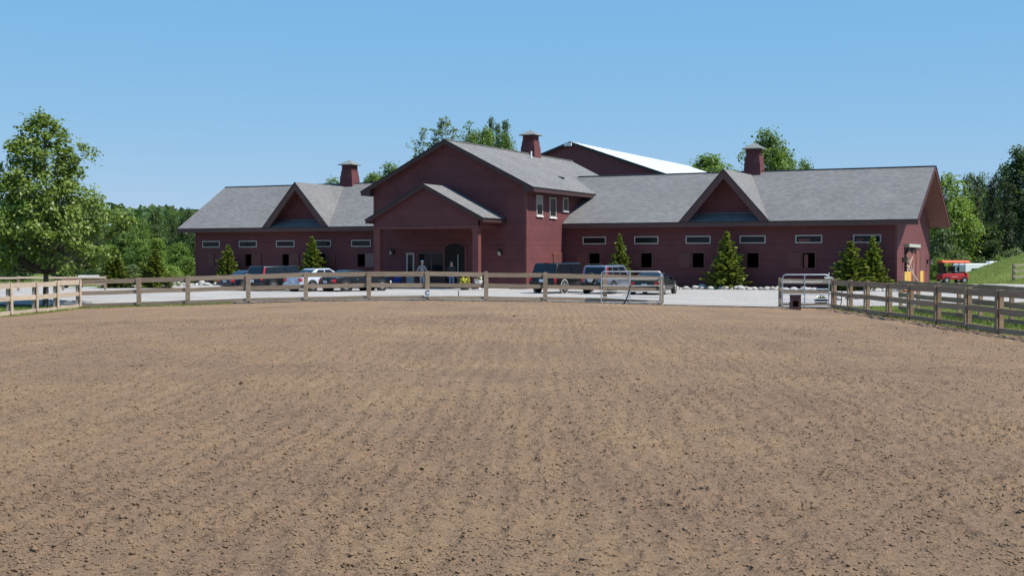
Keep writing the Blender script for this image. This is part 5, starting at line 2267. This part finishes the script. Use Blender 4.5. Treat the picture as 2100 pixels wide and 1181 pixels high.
for x0 in (-.75, -.05):
    g = MB()
    g.box(x0, x0 + .55, -.48, .48, .781, .92)
    g.box(x0 - .1, x0 + .05, -.48, .48, .921, 1.36)
    g.build('seat', M['black'], ct, bevel=.04)
g = MB()
g.box(-.98, -.94, -.5, .5, .78, 1.6)
g.build('canopy_shade_panel', M['black'], ct)  # added black panel stands for the shade under the canopy
g = MB()
g.tube([(.55, -.2, .8), (.38, -.2, 1.12)], .025, 6)
g.lathe([(.17, -.015), (.19, 0), (.17, .015)], (.37, -.2, 1.13), 14, 'x')
g.build('steering_wheel', M['black'], ct)
for x, y in ((-.95, -.5), (-.95, .5), (.8, -.5), (.8, .5)):
    g = MB()
    g.tube([(x, y, .75), (x * .98, y, 1.62)], .028, 6)
    g.build('canopy_post', M['black'], ct)
g = MB()
loft(g, [[(-1.05 + e, y_, zz) for y_, zz in ((-.62, 1.60), (-.62, 1.68), (-.3, 1.80), (.3, 1.80), (.62, 1.68), (.62, 1.60))] for e in (0, .04, 2.16, 2.2)])
g.build('canopy', M['orange'], ct, bevel=.02)
g = MB()
g.lathe([(.09, -.03), (.10, 0), (.09, .03)], (1.14, -.3, .62), 14, 'x')
g.build('reflector', M['orangepaint'], ct)

zt_ = EYE - (540.5 - 533) * 128 / FPX
zb_ = gzf(47, 128)
tx0, tx1 = px(1970, 128), px(1970, 128) + 7.2
tl = thing('travel_trailer', 'white travel trailer half hidden behind the grass mound', 'trailer', ((tx0 + tx1) / 2 - .25, 128.6, zb_), R_(9))
hL, hT = 3.6, zt_ - zb_
g = MB()
pf = [(-hL, .55), (-hL + .1, .45), (hL - .2, .45), (hL, .7), (hL - .1, 1.6), (hL - .5, hT - .25), (hL - .9, hT), (-hL + .15, hT), (-hL, hT - .15)]
g.prism([(a, -1.2, z) for a, z in pf], (0, 2.4, 0))
g.build('body', M['trailerwhite'], tl, bevel=.05)
for x, ww_, z in ((-2.85, .85, hT - .85), (-1.45, .75, hT - .85), (.2, .6, hT - .8), (1.6, .8, hT - .85)):
    g = MB()
    g.box(x, x + ww_, -1.225, -1.19, z, z + .38)
    g.build('window', M['glass'], tl)
g = MB()
g.box(-.75, -.1, -1.222, -1.19, .6, hT - .35)
g.build('door', M['trailerwhite'], tl)
g = MB()
g.box(-hL + .03, hL - .4, -1.215, -1.2, .95, 1.08)
g.build('stripe', M['greyblue'], tl)
g = MB()
g.box(-.5, .3, -.4, .4, hT, hT + .22)
g.build('roof_unit', M['trailerwhite'], tl, bevel=.04)
for x in (-.35, .45):
    for s_ in (-1, 1):
        g = MB()
        g.lathe([(.2, -.1), (.33, -.09), (.34, 0), (.33, .09), (.2, .1)], (x, s_ * 1.1, .34), 18, 'y')
        g.build('wheel', M['rubber'], tl)

# ------------------------------------------------------------------ jump standards at the right gable end
def jump_standard(pos, label, cols, w_=.30):
    r = thing('jump_standard', label, 'jump standard', pos, -TH + R_(48), 'jump standards by the right gable end')
    g = MB()
    g.box(-w_ / 2, w_ / 2, -.04, .04, .12, 1.22)
    g.build('panel', M[cols[0]], r, bevel=.01)
    g = MB()
    g.box(w_ / 2 + .002, w_ / 2 + .07, -.05, .18, .12, 1.20)
    g.build('post', M[cols[1]], r, bevel=.01)
    g = MB()
    g.bar((-w_ / 2 - .1, -.35, .06), (w_ / 2 + .1, -.35, .06), .1, .12)
    g.bar((0, -.42, .06), (0, .42, .0601), .12, .12)
    g.build('foot', M['orangepaint'], r)
    return r


for u, lab, cols, w_ in ((1857.5, 'yellow jump standard with a plain yellow side at far left of the gable door', ('yellow', 'yellow'), .20),
                         (1864, 'yellow jump standard with a red side in front of the gable door', ('yellow', 'orangepaint'), .22),
                         (1889.5, 'yellow jump standard with an orange side at the right of the gable door', ('yellow', 'orangepaint'), .25)):
    b_, _z = ona(u, 575, 1.3)
    p_ = bl(1.3, b_)
    jump_standard((p_.x, p_.y, gzf(p_.x, p_.y) + .03), lab, cols, w_)
b_, _z = ona(1879, 575, 1.0)
p0 = bl(1.0, b_)
pl = thing('jump_pole', 'pale pole leaning against the gable door between the jump standards', 'pole', (p0.x, p0.y, gzf(p0.x, p0.y) + .05), -TH)
g = MB()
g.tube([(.45, .1, 0), (-.55, -.25, 1.55)], .05, 10)
g.build('pole', M['woodpale'], pl)

# ------------------------------------------------------------------ porch: people, seats, planters
def skin_fig(name, verts, edges, m, parent, sub=2, rootv=0):
    me = bpy.data.meshes.new(name)
    me.from_pydata([v_[0] for v_ in verts], edges, [])
    me.update()
    o = link(name, me, m, parent)
    o.modifiers.new('skin', 'SKIN')
    o.modifiers['skin'].use_smooth_shade = True
    sv = me.skin_vertices[0].data
    for i_, v_ in enumerate(verts):
        r = v_[1]
        sv[i_].radius = r if isinstance(r, tuple) else (r, r)
        sv[i_].use_root = (i_ == rootv)
    sb = o.modifiers.new('subd', 'SUBSURF')
    sb.levels = sb.render_levels = sub
    return o


def person(label, pos, rz, top_m, leg_m, hat=True, akimbo=True):
    """standing figure facing local -y"""
    r = thing('person', label, 'person', pos, rz)
    # one continuous body: pelvis, spine, neck, head, arms, legs
    hipz, shz = .93, 1.45
    if akimbo:
        elL, wrL = (.34, .06, 1.17), (.21, -.10, 1.04)
        elR, wrR = (-.30, -.02, 1.18), (-.20, -.24, 1.14)
    else:
        elL, wrL = (.27, .03, 1.15), (.28, -.05, .90)
        elR, wrR = (-.27, .03, 1.15), (-.28, -.05, .90)
    V_ = [((0, 0, hipz), (.15, .11)), ((0, .01, 1.12), (.135, .095)), ((0, .015, 1.32), (.165, .11)), ((0, .01, 1.47), (.10, .075)), ((0, -.005, 1.54), (.055, .058)),
          ((0, -.015, 1.63), (.078, .09)), ((0, -.01, 1.73), (.076, .093)), ((0, 0, 1.80), (.04, .05))]
    E_ = [(0, 1), (1, 2), (2, 3), (3, 4), (4, 5), (5, 6), (6, 7)]

    def chain(start, pts):
        k = start
        for p_, rr_ in pts:
            V_.append((p_, rr_))
            E_.append((k, len(V_) - 1))
            k = len(V_) - 1
        return k
    hands = []
    for s_, el, wr_ in ((1, elL, wrL), (-1, elR, wrR)):
        k = chain(3, [((s_ * .185, .01, shz - .02), .062), (el, .043), (wr_, .028)])
        d = (Vector(wr_) - Vector(el)).normalized()
        pm = Vector(wr_) + d * .07
        k = chain(k, [(tuple(pm), (.034, .018))])
        sd = d.cross(Vector((0, 1, .2))).normalized()
        for j, ln in enumerate((.072, .082, .078, .06)):
            b_ = pm + sd * (.018 * (j - 1.5)) + d * .025
            chain(k, [(tuple(b_ + d * ln * .5), .0085), (tuple(b_ + d * ln * .9 + Vector((0, -.02, -.01))), .007)])
        chain(k, [(tuple(pm + sd * .04 + d * .005), .010), (tuple(pm + sd * .055 + d * .045), .008)])
    for s_ in (-1, 1):
        chain(0, [((s_ * .095, 0, .86), .088), ((s_ * .11, -.015, .50), .058), ((s_ * .12, .02, .10), .042), ((s_ * .125, -.07, .045), (.045, .04)), ((s_ * .13, -.15, .035), (.035, .028))])
    body = skin_fig('body', V_, E_, M['skin'], r)
    # face
    f_ = MB()
    f_.hexa([(-.013, -.105, 1.655), (.013, -.105, 1.655), (.013, -.08, 1.655), (-.013, -.08, 1.655), (-.007, -.098, 1.70), (.007, -.098, 1.70), (.007, -.08, 1.70), (-.007, -.08, 1.70)])
    for s_ in (-1, 1):
        f_.lathe([(.004, -.02), (.018, -.008), (.018, .008), (.004, .02)], (s_ * .082, 0, 1.68), 8, 'x')
    f_.build('face', M['skin'], r)
    e_ = MB()
    for s_ in (-1, 1):
        e_.lathe([(.004, -.009), (.011, -.006), (.012, .004)], (s_ * .032, -.092, 1.702), 8, 'y')
    e_.box(-.024, .024, -.099, -.09, 1.625, 1.633)
    e_.build('eyes_and_mouth', M['hair'], r)
    h_ = MB()
    h_.lathe([(.088, 0), (.092, .04), (.08, .09), (.045, .115), (.01, .122)], (0, .008, 1.70), 14)
    h_.build('hair', M['hair'], r, smooth=60)
    if hat:
        h_ = MB()
        h_.lathe([(.100, 0), (.102, .04), (.09, .085), (.05, .112), (.01, .118)], (0, .004, 1.725), 16)
        h_.prism([(-.085, -.07, 1.735), (.085, -.07, 1.735), (.065, -.17, 1.725), (-.065, -.17, 1.725)], (0, 0, .012))
        h_.build('cap', M['hat'], r, smooth=50)
    # shirt and trousers follow the body
    S_ = [((0, 0, .95), (.165, .125)), ((0, .01, 1.12), (.155, .115)), ((0, .015, 1.32), (.185, .128)), ((0, .01, 1.47), (.115, .085)), ((0, .005, 1.50), (.07, .066))]
    SE = [(0, 1), (1, 2), (2, 3), (3, 4)]
    for s_, el, wr_ in ((1, elL, wrL), (-1, elR, wrR)):
        n = len(S_)
        fa = Vector(el) + (Vector(wr_) - Vector(el)) * (.55)
        S_ += [((s_ * .19, .01, shz - .02), .078), (el, .06), (tuple(fa), .05)]
        SE += [(3, n), (n, n + 1), (n + 1, n + 2)]
    skin_fig('shirt', S_, SE, top_m, r)
    T_ = [((0, 0, .95), (.158, .118)), ((0, 0, .90), (.155, .118))]
    TE = [(0, 1)]
    for s_ in (-1, 1):
        n = len(T_)
        T_ += [((s_ * .098, 0, .82), .102), ((s_ * .11, -.012, .50), .078), ((s_ * .12, .02, .12), .066), ((s_ * .12, .015, .06), .066)]
        TE += [(1, n), (n, n + 1), (n + 1, n + 2), (n + 2, n + 3)]
    skin_fig('trousers', T_, TE, leg_m, r)
    for s_ in (-1, 1):
        b_ = MB()
        loft(b_, [[(s_ * .12 - .05, .07, 0), (s_ * .12 + .05, .07, 0), (s_ * .12 + .045, .07, .10), (s_ * .12 - .045, .07, .10)],
                  [(s_ * .125 - .052, -.05, 0), (s_ * .125 + .052, -.05, 0), (s_ * .125 + .045, -.05, .095), (s_ * .125 - .045, -.05, .095)],
                  [(s_ * .13 - .045, -.19, 0), (s_ * .13 + .045, -.19, 0), (s_ * .13 + .035, -.18, .055), (s_ * .13 - .035, -.18, .055)]])
        b_.build('shoe', M['black'], r, bevel=.015)
    return r


def porchpos(u, b, z=.07):
    a, _z = onb(u, 580, b)
    p_ = bl(a, b, z)
    return (p_.x, p_.y, p_.z)


person('person in grey shirt and trousers with a pale cap standing under the porch', porchpos(866, -9.9, .09), R_(150), M['shirt'], M['trouser'])
person('person in blue jeans and a dark top standing beside the arched door', porchpos(926, -8.8, .07), R_(25), M['darkshirt'], M['jeans'], hat=False, akimbo=False)


def garden_chair(label, pos, rz, m):
    r = thing('garden_chair', label, 'chair', pos, rz)
    g = MB()
    g.hexa([(-.28, -.28, .40), (.28, -.28, .40), (.28, .25, .34), (-.28, .25, .34), (-.28, -.28, .44), (.28, -.28, .44), (.28, .25, .38), (-.28, .25, .38)])
    g.build('seat', m, r, bevel=.01)
    g = MB()
    for k in range(5):
        x = -.26 + k * .115
        g.hexa([(x, .22, .36), (x + .10, .22, .36), (x + .10, .25, .36), (x, .25, .36), (x, .46, .98 + .03 * (2 - abs(k - 2))), (x + .10, .46, .98 + .03 * (2 - abs(k - 2))), (x + .10, .49, .98), (x, .49, .98)])
    g.build('backrest', m, r)
    for s_ in (-1, 1):
        g = MB()
        g.box(s_ * .33 - .06, s_ * .33 + .06, -.33, .36, .60, .63)
        g.build('armrest', m, r)
        for y in (-.27, .30):
            g = MB()
            g.box(s_ * .31 - .025, s_ * .31 + .025, y - .04, y + .04, 0, .599)
            g.build('leg', m, r)
    return r


garden_chair('grey blue garden chair at the left of the porch', porchpos(784, -9.0), -TH + .3, M['greyblue'])
garden_chair('deep blue garden chair beside the grey one on the porch', porchpos(808, -8.8), -TH - .2, M['blueplastic'])


def flowers(parent, c, rx, rz, n, pm, seed):
    rs_ = np.random.RandomState(seed)
    C = np.array(c) + unit(rs_.normal(size=(n, 3))) * (rs_.rand(n, 1) ** .4) * np.array([rx, rx, rz])
    C[:, 2] = np.maximum(C[:, 2], c[2] - rz * .4)
    Nn = unit(rs_.normal(size=(n, 3)) + np.array([0, 0, .8]))
    L = .09 + .07 * rs_.rand(n)
    k = int(n * .55)
    V, F = leaf_quads(C[:k], Nn[:k], L[:k], L[:k] * .6, rs_)
    np_mesh('leaves', V, F, M['leafS'], parent)
    C[k:, 2] += rz * .25
    V, F = leaf_quads(C[k:], Nn[k:], L[k:] * .8, L[k:] * .75, rs_)
    np_mesh('petals', V, F, pm, parent)


def planter(label, pos, prof, m, fl, pm, seed, name='flower_pot'):
    r = thing(name, label, 'flower pot', pos)
    g = MB()
    g.lathe(prof, (0, 0, 0), 18)
    g.build('pot', m, r, smooth=40)
    flowers(r, (0, 0, prof[-1][1] + fl[1] * .3), fl[0], fl[1], 220, pm, seed)
    return r


def gp(u, v):
    p_ = at_z(u, v, -.065)
    return (p_.x, p_.y, -.065)


planter('dark barrel planter with yellow flowers before the porch', gp(953, 595), [(.24, 0), (.32, .2), (.34, .42), (.30, .42), (.28, .40)], M['terra'], (.38, .30), M['petal'], 1)
planter('white stone urn with white flowers right of the yellow ones', gp(981, 594), [(.20, 0), (.20, .06), (.09, .12), (.09, .2), (.24, .42), (.27, .62), (.24, .62), (.2, .58)], M['stonepot'], (.26, .24), M['petalw'], 2, 'flower_urn')
planter('dark planter with cream flowers behind the fence post left of the porch', gp(760, 595), [(.24, 0), (.32, .2), (.34, .36), (.30, .36), (.28, .34)], M['terra'], (.40, .22), M['petalw'], 3)
planter('small pot of pink and white flowers on the gravel before the chairs', gp(802, 593), [(.10, 0), (.15, .14), (.13, .14)], M['terra'], (.16, .14), M['petalp'], 4)
q_ = (px(1684, 60.8), 60.8, gzf(px(1684, 60.8), 60.8))
r = thing('trough_planter', 'black trough with small pale flowers behind the right tube gate', 'planter', q_)
g = MB()
g.hexa([(-.22, -.16, 0), (.22, -.16, 0), (.22, .16, 0), (-.22, .16, 0), (-.28, -.2, .38), (.28, -.2, .38), (.28, .2, .38), (-.28, .2, .38)])
g.build('trough', M['black'], r, bevel=.015)
flowers(r, (0, 0, .42), .24, .12, 120, M['petalw'], 6)

st = thing('stake', 'thin dark stake standing in the gravel between two fence posts', 'stake', (px(940, 61.4), 61.4, gzf(px(940, 61.4), 61.4)))
MB().tube([(0, 0, -.1), (.01, 0, .42)], .022, 6).build('rod', M['lampmetal'], st)
st = thing('stake', 'thin dark stake leaning before the right arena fence', 'stake', (px(1727, 58.6), 58.6, gzf(px(1727, 58.6), 58.6)))
MB().tube([(-.12, 0, -.02), (-.02, .05, .3), (0, .06, .82)], .022, 6).build('rod', M['lampmetal'], st)

# red tub barrow behind the left corner of the arena
q_ = at_z(152, 596, -.25)
wbw = thing('wheelbarrow', 'red brown wheelbarrow standing behind the left corner of the arena fence', 'wheelbarrow', (q_.x, q_.y, gzf(q_.x, q_.y)), R_(10))
g = MB()
g.hexa([(-.28, -.26, .30), (.30, -.26, .30), (.30, .26, .30), (-.28, .26, .30), (-.62, -.36, .66), (.38, -.36, .60), (.38, .36, .60), (-.62, .36, .66)])
g.build('tub', M['redpot'], wbw, bevel=.02)
g = MB()
g.lathe([(.06, -.04), (.19, -.04), (.2, 0), (.19, .04), (.06, .04)], (-.55, 0, .2), 16, 'y')
g.build('wheel', M['rubber'], wbw)
for s_ in (-1, 1):
    g = MB()
    g.tube([(-.55, s_ * .06, .2), (-.1, s_ * .22, .29), (.45, s_ * .27, .38), (.95, s_ * .27, .52)], .02, 6)
    g.build('handle', M['woodpale'], wbw)
    g = MB()
    g.tube([(.18, s_ * .24, .31), (.28, s_ * .25, 0)], .018, 6)
    g.build('leg', M['lampmetal'], wbw)

# white boarded table at the far left
q_ = at_y(188, 566, 92)
wt_ = thing('long_table', 'long white topped table beyond the arena corner beside the young spruce', 'table', (q_.x, q_.y, gzf(q_.x, q_.y)), R_(6))
ht = q_.z - gzf(q_.x, q_.y)
g = MB()
g.box(-.85, .85, -.35, .35, ht - .06, ht + .05)
g.build('table_top', M['white'], wt_)
for x in (-.7, .7):
    for y in (-.28, .28):
        g = MB()
        g.box(x - .035, x + .035, y - .035, y + .035, 0, ht - .061)
        g.build('leg', M['wood'], wt_)

# ------------------------------------------------------------------ grass along the fences
def tufts(name, label, pts, hgt, seed):
    rs_ = np.random.RandomState(seed)
    n = len(pts)
    X, Y = pts[:, 0], pts[:, 1]
    Z = gz(X, Y)
    a = rs_.rand(n) * 2 * pi
    h = hgt * (.5 + .9 * rs_.rand(n))
    w_ = .012 + .012 * rs_.rand(n)
    ln = rs_.normal(size=(n, 2)) * .45 * h[:, None]
    b0 = np.stack([X - np.cos(a) * w_, Y - np.sin(a) * w_, Z], -1)
    b1 = np.stack([X + np.cos(a) * w_, Y + np.sin(a) * w_, Z], -1)
    tp_ = np.stack([X + ln[:, 0], Y + ln[:, 1], Z + h], -1)
    V = np.stack([b0, b1, tp_], 1).reshape(-1, 3)
    o = np_mesh(name, V, np.arange(n * 3).reshape(-1, 3), M['turf'])
    return tag(o, label, 'grass', kind='stuff')


rs = np.random.RandomState(12)


def strip(n, x0, x1, y0, y1):
    return np.stack([x0 + (x1 - x0) * rs.rand(n), y0 + (y1 - y0) * rs.rand(n)], -1)


P_ = np.concatenate([strip(20000, 14.75, 22, 34, 61.5), strip(6000, 14.5, 14.95, 34, 59.5)])
P_ = P_[vnoise(P_[:, 0], P_[:, 1], 1.2) + .3 * rs.rand(len(P_)) > .45]
tufts('grass_tufts', 'rough grass between the two fences right of the arena', P_, .11, 1)
P_ = np.concatenate([strip(14000, -30, -19.9, 44, 61.5), strip(3000, -20.1, -19.6, 44, 60.6)])
tufts('grass_tufts', 'short grass outside the sunlit left arena fence', P_, .09, 2)
P_ = strip(5200, -19.8, -12.8, 59.95, 61.1)
P_ = P_[vnoise(P_[:, 0], P_[:, 1], .9) + .5 * rs.rand(len(P_)) > .55]
tufts('grass_tufts', 'thin line of grass under the left part of the front fence', P_, .08, 3)
xx_, yy_ = strip(26000, -75, -24, 92, 126).T
k_ = yy_ > gy1(xx_) + .4
P_ = np.stack([xx_[k_], yy_[k_]], -1)
tufts('meadow_grass', 'longer meadow grass left of the barn', P_, .22, 4)
P_ = strip(22000, 34, 62, 98, 122)
P_ = P_[P_[:, 1] > gy1(P_[:, 0]) + .3]
tufts('meadow_grass', 'short grass on the mound at the right', P_, .12, 5)
